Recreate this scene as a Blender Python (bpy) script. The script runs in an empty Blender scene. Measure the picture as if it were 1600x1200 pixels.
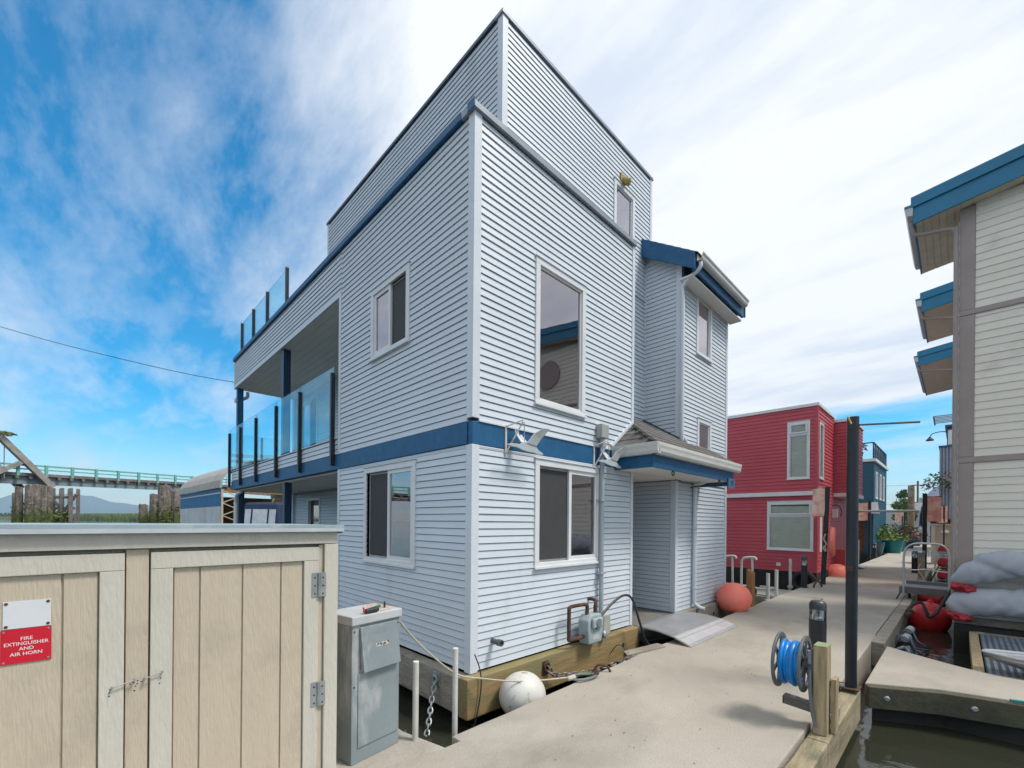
import bpy, bmesh, math, random
from mathutils import Vector as V, Matrix
random.seed(11)
S = bpy.context.scene
COL = S.collection
R = math.radians

# ------------------------------------------------------------------ camera
YAW, ROLL = R(45.66), R(0.5)
CAM = V((3.4988, -2.8396, 1.70))
fw = V((-math.sin(YAW), math.cos(YAW), 0)); rt = V((math.cos(YAW), math.sin(YAW), 0)); up = V((0, 0, 1))
r2 = rt * math.cos(ROLL) + up * math.sin(ROLL)
u2 = up * math.cos(ROLL) - rt * math.sin(ROLL)
cd = bpy.data.cameras.new('camera')
cam = bpy.data.objects.new('camera', cd); COL.objects.link(cam)
m = Matrix.Identity(4)
for i in range(3):
    m[i][0] = r2[i]; m[i][1] = u2[i]; m[i][2] = -fw[i]; m[i][3] = CAM[i]
cam.matrix_world = m
cd.sensor_width = 36; cd.lens = 36 * 682 / 1600; cd.shift_y = 216 / 1600
cd.clip_start = 0.05; cd.clip_end = 20000
S.camera = cam

# ------------------------------------------------------------------ sun and sky
SUN_AZ = V((0.86, 0.51, 0)).normalized()          # horizontal direction towards the sun
SUN_EL = R(58)
w = bpy.data.worlds.new('World'); S.world = w; w.use_nodes = True
nt = w.node_tree; nt.nodes.clear()
def nd(t, **k):
    n = nt.nodes.new(t)
    for a, b in k.items(): setattr(n, a, b)
    return n
def ln(a, b): nt.links.new(a, b)
sky = nd('ShaderNodeTexSky', sky_type='NISHITA', sun_disc=False)
sky.sun_elevation = SUN_EL; sky.sun_rotation = math.atan2(SUN_AZ.x, SUN_AZ.y)
sky.air_density = 1.0; sky.dust_density = 0.3; sky.ozone_density = 3.0
tc = nd('ShaderNodeTexCoord')
sep = nd('ShaderNodeSeparateXYZ'); ln(tc.outputs['Generated'], sep.inputs[0])
def mth(op, a, b=None, c=None):
    n = nd('ShaderNodeMath', operation=op)
    for i, x in enumerate((a, b, c)):
        if x is None: continue
        if isinstance(x, (int, float)): n.inputs[i].default_value = x
        else: ln(x, n.inputs[i])
    return n.outputs[0]
zc = mth('MAXIMUM', sep.outputs[2], 0.0)
den = mth('ADD', zc, 0.16)
px_ = mth('DIVIDE', sep.outputs[0], den); py_ = mth('DIVIDE', sep.outputs[1], den)
comb = nd('ShaderNodeCombineXYZ'); ln(px_, comb.inputs[0]); ln(py_, comb.inputs[1])
mp = nd('ShaderNodeMapping'); ln(comb.outputs[0], mp.inputs[0])
mp.inputs['Rotation'].default_value = (0, 0, R(38)); mp.inputs['Scale'].default_value = (0.62, 1.5, 1); mp.inputs['Location'].default_value = (3.1, 1.3, 0)
n1 = nd('ShaderNodeTexNoise'); ln(mp.outputs[0], n1.inputs['Vector'])
n1.inputs['Scale'].default_value = 0.75; n1.inputs['Detail'].default_value = 9; n1.inputs['Roughness'].default_value = 0.58; n1.inputs['Distortion'].default_value = 0.25
n2 = nd('ShaderNodeTexNoise'); ln(mp.outputs[0], n2.inputs['Vector'])
n2.inputs['Scale'].default_value = 2.4; n2.inputs['Detail'].default_value = 12; n2.inputs['Roughness'].default_value = 0.66; n2.inputs['Distortion'].default_value = 0.12
nz = mth('ADD', mth('MULTIPLY', n1.outputs['Fac'], 0.55), mth('MULTIPLY', n2.outputs['Fac'], 0.45))
# a high cloud sheet: open towards the west and beyond its far edge, wispy there
hyp = mth('SQRT', mth('ADD', mth('MULTIPLY', sep.outputs[0], sep.outputs[0]), mth('ADD', mth('MULTIPLY', sep.outputs[1], sep.outputs[1]), 0.0001)))
wob = mth('MULTIPLY', mth('SUBTRACT', n1.outputs['Fac'], 0.5), 0.5)
def sstep(x, lo_, hi_):
    n = nd('ShaderNodeMapRange', interpolation_type='SMOOTHSTEP'); ln(x, n.inputs[0]); n.inputs[1].default_value = lo_; n.inputs[2].default_value = hi_
    return n.outputs[0]
west = sstep(mth('ADD', mth('DIVIDE', mth('MULTIPLY', sep.outputs[0], -1.0), hyp), wob), 0.78, 1.0)
far = sstep(mth('ADD', mth('DIVIDE', hyp, den), mth('MULTIPLY', wob, 1.5)), 2.45, 2.8)
band = mth('MULTIPLY', mth('SUBTRACT', 1.0, west), mth('SUBTRACT', 1.0, far))
cov = mth('ADD', nz, mth('MULTIPLY', band, 0.34))
rmp = nd('ShaderNodeValToRGB'); ln(cov, rmp.inputs[0])
rmp.color_ramp.elements[0].position = 0.47; rmp.color_ramp.elements[0].color = (0, 0, 0, 1)
rmp.color_ramp.elements[1].position = 0.74; rmp.color_ramp.elements[1].color = (1, 1, 1, 1)
hs = nd('ShaderNodeHueSaturation'); ln(sky.outputs[0], hs.inputs['Color'])
hs.inputs['Saturation'].default_value = 1.65; hs.inputs['Value'].default_value = 1.08; hs.inputs['Hue'].default_value = 0.487
mp3 = nd('ShaderNodeMapping'); ln(comb.outputs[0], mp3.inputs[0]); mp3.inputs['Rotation'].default_value = (0, 0, R(20)); mp3.inputs['Scale'].default_value = (0.55, 1.6, 1)
n3 = nd('ShaderNodeTexNoise'); ln(mp3.outputs[0], n3.inputs['Vector']); n3.inputs['Scale'].default_value = 1.5; n3.inputs['Detail'].default_value = 9; n3.inputs['Roughness'].default_value = 0.6
cl = nd('ShaderNodeMixRGB'); ln(sstep(n3.outputs['Fac'], 0.36, 0.58), cl.inputs[0])
cl.inputs[1].default_value = (4.2, 4.65, 5.4, 1); cl.inputs[2].default_value = (5.7, 5.85, 6.1, 1)
mx = nd('ShaderNodeMixRGB'); ln(rmp.outputs[0], mx.inputs[0]); ln(hs.outputs[0], mx.inputs[1]); ln(cl.outputs[0], mx.inputs[2])
bg = nd('ShaderNodeBackground'); ln(mx.outputs[0], bg.inputs[0]); bg.inputs[1].default_value = 0.09
wo = nd('ShaderNodeOutputWorld'); ln(bg.outputs[0], wo.inputs[0])

sl = bpy.data.lights.new('sun', 'SUN'); sl.energy = 1.75; sl.angle = R(13); sl.color = (1.0, 0.955, 0.88)
so = bpy.data.objects.new('sun', sl); COL.objects.link(so)
sd = (SUN_AZ * math.cos(SUN_EL) + V((0, 0, math.sin(SUN_EL))))
so.rotation_euler = sd.to_track_quat('Z', 'Y').to_euler(); so.location = (20, 12, 30)

S.render.engine = 'CYCLES'
S.view_settings.view_transform = 'Standard'; S.view_settings.look = 'None'
S.view_settings.exposure = 1.0; S.view_settings.gamma = 1.0; S.view_settings.use_curve_mapping = False
S.cycles.max_bounces = 8; S.cycles.transparent_max_bounces = 16

# ------------------------------------------------------------------ materials
MATS = {}
def M(name, col, rough=.6, col2=None, scale=6., detail=5., bump=0., bscale=None, metal=0., st=(1, 1, 1), rand=0., spec=.5, lo=.35, hi=.65, dirt=None, dlo=.58, dhi=.72, dscale=3., dst=(1, 1, 1)):
    if name in MATS: return MATS[name]
    mt = bpy.data.materials.new(name); mt.use_nodes = True
    t = mt.node_tree; b = t.nodes['Principled BSDF']
    b.inputs['Roughness'].default_value = rough; b.inputs['Metallic'].default_value = metal
    b.inputs['Specular IOR Level'].default_value = spec
    N = t.nodes.new; L = t.links.new
    c4 = tuple(col) + (1,)
    tcn = N('ShaderNodeTexCoord'); mpn = N('ShaderNodeMapping'); L(tcn.outputs['Object'], mpn.inputs[0]); mpn.inputs['Scale'].default_value = st
    no = N('ShaderNodeTexNoise'); L(mpn.outputs[0], no.inputs['Vector']); no.inputs['Scale'].default_value = scale; no.inputs['Detail'].default_value = detail; no.inputs['Roughness'].default_value = .6
    if col2 is None: col2 = tuple(x * .86 for x in col)
    cr = N('ShaderNodeValToRGB'); L(no.outputs['Fac'], cr.inputs[0])
    cr.color_ramp.elements[0].position = lo; cr.color_ramp.elements[1].position = hi
    cr.color_ramp.elements[0].color = tuple(col2) + (1,); cr.color_ramp.elements[1].color = c4
    out = cr.outputs[0]
    if dirt is not None:
        mp2 = N('ShaderNodeMapping'); L(tcn.outputs['Object'], mp2.inputs[0]); mp2.inputs['Scale'].default_value = dst
        n2 = N('ShaderNodeTexNoise'); L(mp2.outputs[0], n2.inputs['Vector']); n2.inputs['Scale'].default_value = dscale; n2.inputs['Detail'].default_value = 8; n2.inputs['Roughness'].default_value = .65
        mr = N('ShaderNodeMapRange'); L(n2.outputs['Fac'], mr.inputs[0]); mr.inputs[1].default_value = dlo; mr.inputs[2].default_value = dhi
        mxn = N('ShaderNodeMixRGB'); L(mr.outputs[0], mxn.inputs[0]); L(out, mxn.inputs[1]); mxn.inputs[2].default_value = tuple(dirt) + (1,)
        out = mxn.outputs[0]
    if rand:
        oi = N('ShaderNodeObjectInfo'); mr = N('ShaderNodeMapRange'); L(oi.outputs['Random'], mr.inputs[0]); mr.inputs[3].default_value = 1 - rand; mr.inputs[4].default_value = 1 + rand
        mul = N('ShaderNodeVectorMath'); mul.operation = 'SCALE'; L(out, mul.inputs[0]); L(mr.outputs[0], mul.inputs['Scale'])
        out = mul.outputs[0]
    L(out, b.inputs['Base Color'])
    if bump:
        nb = N('ShaderNodeTexNoise'); L(mpn.outputs[0], nb.inputs['Vector']); nb.inputs['Scale'].default_value = bscale or scale * 5; nb.inputs['Detail'].default_value = 6
        bp = N('ShaderNodeBump'); bp.inputs['Strength'].default_value = bump; bp.inputs['Distance'].default_value = .02; L(nb.outputs['Fac'], bp.inputs['Height']); L(bp.outputs[0], b.inputs['Normal'])
    MATS[name] = mt
    return mt
def glass(name, tint, refl=1.0, ior=1.5, rough=0.0, k=1.5, k0=.04, tintr=(1, 1, 1)):
    if name in MATS: return MATS[name]
    mt = bpy.data.materials.new(name); mt.use_nodes = True; t = mt.node_tree; t.nodes.clear()
    N = t.nodes.new; L = t.links.new
    tr = N('ShaderNodeBsdfTransparent'); tr.inputs[0].default_value = tuple(tint) + (1,)
    gl = N('ShaderNodeBsdfGlossy'); gl.inputs['Roughness'].default_value = rough; gl.inputs[0].default_value = tuple(tintr) + (1,)
    fr = N('ShaderNodeFresnel'); fr.inputs[0].default_value = ior
    mi = N('ShaderNodeMath'); mi.operation = 'MULTIPLY_ADD'; L(fr.outputs[0], mi.inputs[0]); mi.inputs[1].default_value = k; mi.inputs[2].default_value = k0
    # slight waviness
    tcn = N('ShaderNodeTexCoord'); no = N('ShaderNodeTexNoise'); L(tcn.outputs['Object'], no.inputs['Vector']); no.inputs['Scale'].default_value = 1.6
    bp = N('ShaderNodeBump'); bp.inputs['Strength'].default_value = .06; bp.inputs['Distance'].default_value = .02; L(no.outputs['Fac'], bp.inputs['Height']); L(bp.outputs[0], gl.inputs['Normal'])
    ms = N('ShaderNodeMixShader'); L(mi.outputs[0], ms.inputs[0]); L(tr.outputs[0], ms.inputs[1]); L(gl.outputs[0], ms.inputs[2])
    o = N('ShaderNodeOutputMaterial'); L(ms.outputs[0], o.inputs[0])
    MATS[name] = mt
    return mt

SID = M('vinyl_siding', (.60, .65, .705), .42, (.565, .615, .67), 1.3, 4, rand=.025, dirt=(.47, .50, .52), dlo=.58, dhi=.84, dscale=1.6, dst=(1, 1, .35), bump=.08, bscale=60)
SIDT = M('vinyl_trim', (.64, .68, .73), .4, (.60, .64, .69), 2, 3)
WALLB = M('wall_backing', (.26, .29, .32), .8)  # dark tone puts the seam shadow into the gaps between siding planks
BLUE = M('blue_paint', (.007, .105, .245), .5, (.006, .08, .19), 5, 6, bump=.15, bscale=30, dirt=(.06, .15, .30), dlo=.6, dhi=.8, dscale=6)
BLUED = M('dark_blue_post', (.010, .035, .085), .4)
WHITE = M('white_trim', (.72, .73, .74), .4, (.66, .67, .68), 3, 4, dirt=(.5, .48, .44), dlo=.64, dhi=.85, dscale=5)
GUT = M('gutter_cream', (.62, .62, .59), .4, (.56, .56, .53), 3, 4)
CAPG = M('grey_metal_cap', (.27, .30, .34), .35, metal=.3)
DKCAP = M('dark_metal_cap', (.06, .085, .12), .4, metal=.2)
SOFF = M('soffit_boards', (.74, .72, .68), .6, (.70, .68, .64), 3, 3)
BLK = M('black_metal', (.018, .02, .024), .38, (.012, .013, .016), 6, 4, dirt=(.07, .07, .07), dlo=.64, dhi=.8, dscale=12)
GLASS = glass('window_glass', (.52, .54, .52), k=1.0, k0=.30, tintr=(1, .93, .95))
GLASSB = glass('balcony_glass', (.78, .94, .97), k=.35, k0=.01)
SCREEN = M('insect_screen', (.035, .035, .037), .8)
DARK = M('dark_interior', (.03, .028, .026), .8)
BLIND = M('blind_fabric', (.72, .74, .62), .7)
GLASS2 = glass('clear_window_glass', (.92, .95, .92), k=1.0, k0=.10)
GLASS3 = glass('tinted_window_glass', (.90, .88, .88), k=1.0, k0=.38, tintr=(1, .93, .95))
CURT = M('curtain_green', (.20, .26, .24), .9)
CONC = M('dock_concrete', (.415, .38, .32), .85, (.335, .30, .25), .7, 14, bump=.5, bscale=70, dirt=(.22, .20, .17), dlo=.50, dhi=.80, dscale=1.0, dst=(1, .6, 1), lo=.33, hi=.66)
CONCE = M('dock_concrete_edge', (.40, .37, .32), .9, (.30, .27, .23), 3, 7, bump=.5, bscale=30)
TIMB = M('treated_timber', (.39, .245, .11), .75, (.20, .16, .075), 2.2, 7, bump=.35, bscale=14, st=(4, .55, 6), dirt=(.20, .19, .085), dlo=.46, dhi=.62, dscale=2.2, dst=(2, .6, 3), lo=.3, hi=.7)
TIMBG = M('weathered_timber', (.36, .32, .26), .85, (.22, .19, .15), 3, 7, bump=.5, bscale=18, st=(1, 1, 3), dirt=(.10, .10, .05), dlo=.55, dhi=.75)
TIMBD = M('wet_dark_timber', (.10, .085, .055), .8, (.05, .05, .03), 3, 7, bump=.6, bscale=15, dirt=(.07, .085, .02), dlo=.55, dhi=.7)
POSTW = M('post_timber', (.47, .37, .22), .75, (.25, .18, .095), 7, 7, bump=.35, bscale=20, st=(3, 3, .4))
BROWNW = M('cedar_plank', (.34, .17, .065), .7, (.25, .12, .04), 8, 6, bump=.25, st=(1, 1, .2))
HULL = M('float_hull', (.025, .025, .022), .9, (.015, .016, .012), 4, 6, bump=.5)
ALU = M('aluminium', (.58, .59, .60), .38, (.48, .49, .50), 4, 6, metal=.75, bump=.1, bscale=60)
GALV = M('galvanised_steel', (.42, .44, .45), .5, (.30, .32, .33), 9, 6, metal=.55)
RUST = M('rusty_steel', (.13, .065, .04), .85, (.06, .035, .025), 14, 7, metal=.2, bump=.4)
PED = M('pedestal_paint', (.25, .295, .31), .55, (.21, .25, .265), 2.5, 7, dirt=(.45, .46, .46), dlo=.54, dhi=.70, dscale=2.6, dst=(1.5, 1.5, .6), bump=.12)
PEDT = M('pedestal_lid', (.50, .52, .53), .6, (.44, .46, .47), 4, 6, dirt=(.48, .24, .10), dlo=.56, dhi=.66, dscale=3.0)
METER = M('meter_grey', (.36, .43, .44), .5, (.28, .35, .36), 8, 6, dirt=(.22, .20, .16), dlo=.6, dhi=.75, dscale=8)
PIPEG = M('conduit_grey', (.36, .40, .43), .45, (.32, .36, .39), 5)
PVC = M('pvc_white', (.62, .61, .57), .5, (.5, .48, .43), 5, 6)
HOSEK = M('black_hose', (.03, .033, .035), .45)
HOSEB = M('blue_hose', (.0, .21, .60), .35, (.0, .17, .5), 8)
REELG = M('reel_grey', (.12, .125, .13), .45)
ROPE = M('rope', (.55, .50, .42), .9, (.42, .38, .3), 60, 3)
BUOYW = M('white_buoy', (.62, .61, .57), .5, (.55, .54, .50), 5, 6, dirt=(.28, .20, .13), dlo=.57, dhi=.70, dscale=9, bump=.1, bscale=12)
BUOYO = M('orange_buoy', (.98, .25, .18), .5, (.97, .21, .145), 4, 5, bump=.12, bscale=7, dirt=(.97, .28, .21), dlo=.5, dhi=.75, dscale=3)
BUOYR = M('red_buoy', (.62, .02, .025), .45, (.55, .02, .02), 5, 6, dirt=(.60, .22, .18), dlo=.55, dhi=.7, dscale=4)
REDS = M('red_siding', (.50, .066, .092), .5, (.45, .056, .08), 1.2, 4, dirt=(.50, .10, .125), dlo=.6, dhi=.8, dscale=2)
TEALS = M('teal_siding', (.006, .080, .135), .5, (.005, .07, .115), 1.5)
BEIGE = M('beige_siding', (.78, .73, .635), .6, (.74, .69, .595), 1.0, 5, rand=.03, bump=.1, bscale=40, dirt=(.46, .43, .36), dlo=.62, dhi=.85, dscale=1.2)
TAUPE = M('taupe_trim', (.36, .295, .275), .6, (.32, .26, .24), 3, 4)
TEALF = M('teal_fascia', (.010, .175, .32), .45, (.008, .15, .28), 2, 4)
LOCK = M('locker_boards', (.53, .455, .35), .75, (.50, .425, .325), 5, 7, bump=.35, bscale=34, st=(3.5, 3.5, .45), dirt=(.40, .345, .265), dlo=.52, dhi=.75, dscale=2)
LOCKT = M('locker_trim', (.57, .535, .465), .7, (.53, .495, .425), 4, 7, bump=.3, bscale=26, st=(3, 3, .6), dirt=(.47, .435, .37), dlo=.62, dhi=.85, dscale=3)
ROOFM = M('locker_roof_metal', (.33, .40, .43), .5, (.26, .33, .36), 3, 7, dirt=(.45, .47, .46), dlo=.55, dhi=.7, dscale=5)
SHIN = M('asphalt_shingle', (.155, .145, .14), .9, (.10, .095, .09), 10, 6, rand=.22, bump=.5, bscale=120)
RUBB = M('rubber', (.02, .02, .02), .7)
COVER = M('grey_canvas', (.42, .435, .475), .75, (.37, .385, .425), 3, 5, bump=.25, bscale=9)
REDC = M('red_canvas', (.42, .02, .035), .65, (.3, .012, .025), 5, 5, bump=.3, bscale=10)
SIGNW = M('sign_white', (.68, .69, .72), .4, (.64, .65, .68), 4)
SIGNR = M('sign_red', (.58, .012, .03), .4, (.53, .01, .025), 4)
LETTER = M('letter_white', (.80, .78, .78), .5)
LETTERD = M('letter_dark', (.03, .03, .035), .6)
BANNER = M('peach_banner', (.85, .58, .47), .8, (.74, .36, .29), 4, 5, lo=.40, hi=.55)
LEAFG = M('leaf_green', (.075, .13, .022), .6, (.04, .085, .015), 9, 3, rand=.1)
LEAFY = M('leaf_yellow_green', (.17, .22, .03), .6, (.10, .15, .02), 9, 3)
LEAFR = M('leaf_purple_red', (.17, .045, .05), .6, (.08, .05, .03), 9, 3)
FLOW = M('flower_pink', (.6, .16, .25), .6)
POT = M('teal_pot', (.0, .15, .16), .3)
POTB = M('blue_grey_pot', (.05, .09, .12), .4)
PILE = M('weathered_pile', (.23, .19, .16), .9, (.085, .065, .055), 2.2, 7, bump=.6, bscale=9, st=(3, 3, .3), dirt=(.33, .29, .25), dlo=.5, dhi=.7)
MOSS = M('moss', (.105, .12, .02), .9, (.05, .06, .012), 7, 6, bump=.5)
BRW = M('bridge_timber', (.22, .19, .165), .9, (.12, .10, .09), 1.2, 7)
BRG = M('bridge_green_rail', (.16, .42, .36), .6, (.12, .34, .29), 2)
BRS = M('bridge_steel', (.22, .27, .28), .6, (.17, .21, .22), 2)
CORR = M('white_corrugated', (.56, .60, .62), .5, (.47, .50, .51), 1.5, 6, dirt=(.36, .36, .33), dlo=.58, dhi=.75, dscale=.8, dst=(1, 1, .25))
CORB = M('blue_corrugated', (.015, .15, .34), .5, (.012, .12, .28), 2)
PLY = M('plywood', (.50, .33, .15), .8, (.40, .26, .11), 2, 5)
CANVB = M('boat_canvas_blue', (.008, .032, .085), .7)
GREYC = M('corrugated_grey', (.30, .31, .37), .5)

# ------------------------------------------------------------------ mesh builder
class MB:
    def __init__(s): s.v = []; s.f = []
    def add(s, vs, fs):
        o = len(s.v); s.v += [tuple(x) for x in vs]; s.f += [tuple(i + o for i in f) for f in fs]; return s
    def hexa(s, p):      # 8 points: bottom 0-3, top 4-7
        return s.add(p, [(3, 2, 1, 0), (4, 5, 6, 7), (0, 1, 5, 4), (1, 2, 6, 5), (2, 3, 7, 6), (3, 0, 4, 7)])
    def box(s, x0, y0, z0, x1, y1, z1):
        return s.hexa([(x0, y0, z0), (x1, y0, z0), (x1, y1, z0), (x0, y1, z0), (x0, y0, z1), (x1, y0, z1), (x1, y1, z1), (x0, y1, z1)])
    def fbox(s, F, a0, a1, b0, b1, c0, c1):
        return s.hexa([F.p(a0, b0, c0), F.p(a1, b0, c0), F.p(a1, b1, c0), F.p(a0, b1, c0), F.p(a0, b0, c1), F.p(a1, b0, c1), F.p(a1, b1, c1), F.p(a0, b1, c1)])
    def bar(s, p, q, w, h, upv=(0, 0, 1)):
        p = V(p); q = V(q); d = (q - p).normalized(); u = V(upv)
        if abs(d.dot(u)) > .99: u = V((1, 0, 0))
        a = d.cross(u).normalized() * w / 2; b = a.cross(d).normalized() * h / 2
        return s.hexa([p - a - b, p + a - b, q + a - b, q - a - b, p - a + b, p + a + b, q + a + b, q - a + b])
    def tube(s, pts, r, n=8, cap=True, closed=False):
        pts = [V(p) for p in pts]; k = len(pts); rs = r if isinstance(r, (list, tuple)) else [r] * k
        t0 = (pts[1] - pts[0]).normalized(); ref = V((0, 0, 1)) if abs(t0.z) < .9 else V((1, 0, 0))
        a = t0.cross(ref).normalized(); vs = []
        for i, p in enumerate(pts):
            if closed: t = (pts[(i + 1) % k] - pts[i - 1]).normalized()
            else: t = (pts[min(i + 1, k - 1)] - pts[max(i - 1, 0)]).normalized()
            a = (a - t * a.dot(t)).normalized(); b = t.cross(a)
            for j in range(n):
                an = 2 * math.pi * j / n; vs.append(p + (a * math.cos(an) + b * math.sin(an)) * rs[i])
        fs = []
        for i in range(k if closed else k - 1):
            i2 = (i + 1) % k
            for j in range(n): fs.append((i * n + j, i * n + (j + 1) % n, i2 * n + (j + 1) % n, i2 * n + j))
        if cap and not closed: fs += [tuple(range(n - 1, -1, -1)), tuple((k - 1) * n + j for j in range(n))]
        return s.add(vs, fs)
    def lathe(s, c, prof, n=20, ax=(0, 0, 1)):     # prof: (r, h)
        ax = V(ax).normalized(); ref = V((1, 0, 0)) if abs(ax.x) < .9 else V((0, 1, 0))
        a = ax.cross(ref).normalized(); b = ax.cross(a); c = V(c); vs = []
        for r, h in prof:
            for j in range(n):
                an = 2 * math.pi * j / n; vs.append(c + ax * h + (a * math.cos(an) + b * math.sin(an)) * max(r, 1e-4))
        fs = []
        for i in range(len(prof) - 1):
            for j in range(n): fs.append((i * n + j, i * n + (j + 1) % n, (i + 1) * n + (j + 1) % n, (i + 1) * n + j))
        fs += [tuple(range(n - 1, -1, -1)), tuple((len(prof) - 1) * n + j for j in range(n))]
        return s.add(vs, fs)
    def prism(s, poly, d):       # polygon points in 3D extruded by d
        k = len(poly); d = V(d); ps = [V(p) for p in poly]
        return s.add(ps + [p + d for p in ps], [tuple(range(k - 1, -1, -1)), tuple(range(k, 2 * k))] + [(i, (i + 1) % k, (i + 1) % k + k, i + k) for i in range(k)])
    def build(s, name, mat, parent=None, smooth=False, bev=0, kind=None):
        me = bpy.data.meshes.new(name); me.from_pydata(s.v, [], s.f)
        if len(s.f) < 20000:
            bm = bmesh.new(); bm.from_mesh(me); bmesh.ops.recalc_face_normals(bm, faces=bm.faces); bm.to_mesh(me); bm.free()
        if mat: me.materials.append(mat)
        return link(name, me, parent, smooth, bev, kind)
def link(name, me, parent=None, smooth=False, bev=0, kind=None):
    o = bpy.data.objects.new(name, me); COL.objects.link(o)
    if parent:
        o.parent = parent; o.matrix_parent_inverse = root_inv(parent)
    if smooth:
        for p in me.polygons: p.use_smooth = True
        me.set_sharp_from_angle(angle=R(40))
    if bev:
        b = o.modifiers.new('bevel', 'BEVEL'); b.width = bev; b.segments = 2; b.limit_method = 'ANGLE'
    if kind: o['kind'] = kind
    return o
def root_inv(p):
    while p.parent: p = p.parent
    return Matrix.Translation(-p.location) if p.type == 'EMPTY' else Matrix.Identity(4)
# meshes hold world coordinates; an empty at the base of the thing parents them
def thing(name, label, cat, loc, group=None):
    o = bpy.data.objects.new(name, None); COL.objects.link(o); o.location = loc; o.empty_display_size = .1
    o['label'] = label; o['category'] = cat
    if group: o['group'] = group
    return o
def tag(o, label, cat, group=None):
    o['label'] = label; o['category'] = cat
    if group: o['group'] = group
    return o
def sub(o, name, mb, mat, **k):       # sub-part of a part
    c = mb.build(name, mat, None, **k); c.parent = o
    c.matrix_parent_inverse = Matrix.Identity(4)
    return c
def struct(o): o['kind'] = 'structure'; return o
class Fr:
    def __init__(s, o, u, n): s.o = V(o); s.u = V(u); s.n = V(n)
    def p(s, a, b, c): return s.o + s.u * a + s.n * b + V((0, 0, c))
def smoothpath(pts, n=6):
    pts = [V(p) for p in pts]; out = []
    P = [pts[0]] + pts + [pts[-1]]
    for i in range(1, len(P) - 2):
        for j in range(n):
            t = j / n; a, b, c, d = P[i - 1], P[i], P[i + 1], P[i + 2]
            out.append(.5 * ((2 * b) + (-a + c) * t + (2 * a - 5 * b + 4 * c - d) * t * t + (-a + 3 * b - 3 * c + d) * t ** 3))
    out.append(pts[-1]); return out
def text_mb(body, size, F, a, c, b=.004, depth=.0015, align='CENTER', bold=.0, sx=1.0):
    cu = bpy.data.curves.new('t', 'FONT'); cu.body = body; cu.size = size; cu.align_x = align; cu.align_y = 'CENTER'; cu.offset = bold; cu.resolution_u = 3
    ob = bpy.data.objects.new('t', cu); COL.objects.link(ob)
    dg = bpy.context.evaluated_depsgraph_get(); me = bpy.data.meshes.new_from_object(ob.evaluated_get(dg))
    mb = MB(); mb.add([F.p(a + v.co.x * sx, b, c + v.co.y) for v in me.vertices], [tuple(p.vertices) for p in me.polygons])
    bpy.data.objects.remove(ob); bpy.data.curves.remove(cu); bpy.data.meshes.remove(me)
    return mb

# ------------------------------------------------------------------ cladding helpers
def wall(parent, F, a0, a1, z0, z1, holes=(), th=.10, mat=WALLB, name='wall', top=None):
    xs = sorted({a0, a1, *[h[0] for h in holes], *[h[1] for h in holes]}); zs = sorted({z0, z1, *[h[2] for h in holes], *[h[3] for h in holes]})
    mb = MB()
    for i in range(len(xs) - 1):
        for j in range(len(zs) - 1):
            xm = (xs[i] + xs[i + 1]) / 2; zm = (zs[j] + zs[j + 1]) / 2
            if any(h[0] < xm < h[1] and h[2] < zm < h[3] for h in holes): continue
            mb.fbox(F, xs[i], xs[i + 1], -th, 0, zs[j], zs[j + 1])
    return mb.build(name, mat, parent)
def siding(wallobj, F, a0, a1, z0, z1, course, mat, holes=(), single=True, amin=None, out=.019, inn=.008, gap=.008, thing_=None):
    k = 0; z = z0; MBall = MB()
    while z < z1 - .012:
        zt = min(z + course, z1)
        segs = [(a0 if amin is None else max(a0, amin(zt)), a1)]
        for h in holes:
            if h[3] > z + .004 and h[2] < zt - .004:
                ns = []
                for s0, s1 in segs:
                    if h[1] <= s0 or h[0] >= s1: ns.append((s0, s1)); continue
                    if h[0] > s0: ns.append((s0, h[0]))
                    if h[1] < s1: ns.append((h[1], s1))
                segs = ns
        for s0, s1 in segs:
            if s1 - s0 < .02: continue
            j0 = random.uniform(-.0012, .0012)
            mb = MB() if single else MBall
            o2 = out + j0
            mb.hexa([F.p(s0, 0, z), F.p(s1, 0, z), F.p(s1, o2, z), F.p(s0, o2, z), F.p(s0, 0, zt - gap), F.p(s1, 0, zt - gap), F.p(s1, inn, zt - gap), F.p(s0, inn, zt - gap)])
            if single: sub(wallobj, 'siding_plank', mb, mat)
        z = zt; k += 1
    if not single:
        o = sub(wallobj, 'siding_planks', MBall, mat); o['kind'] = 'stuff'
def frame_mb(F, a0, a1, c0, c1, w, b0, b1):
    mb = MB()
    mb.fbox(F, a0, a1, b0, b1, c0, c0 + w); mb.fbox(F, a0, a1, b0, b1, c1 - w, c1)
    mb.fbox(F, a0, a0 + w, b0, b1, c0 + w, c1 - w); mb.fbox(F, a1 - w, a1, b0, b1, c0 + w, c1 - w)
    return mb
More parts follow.
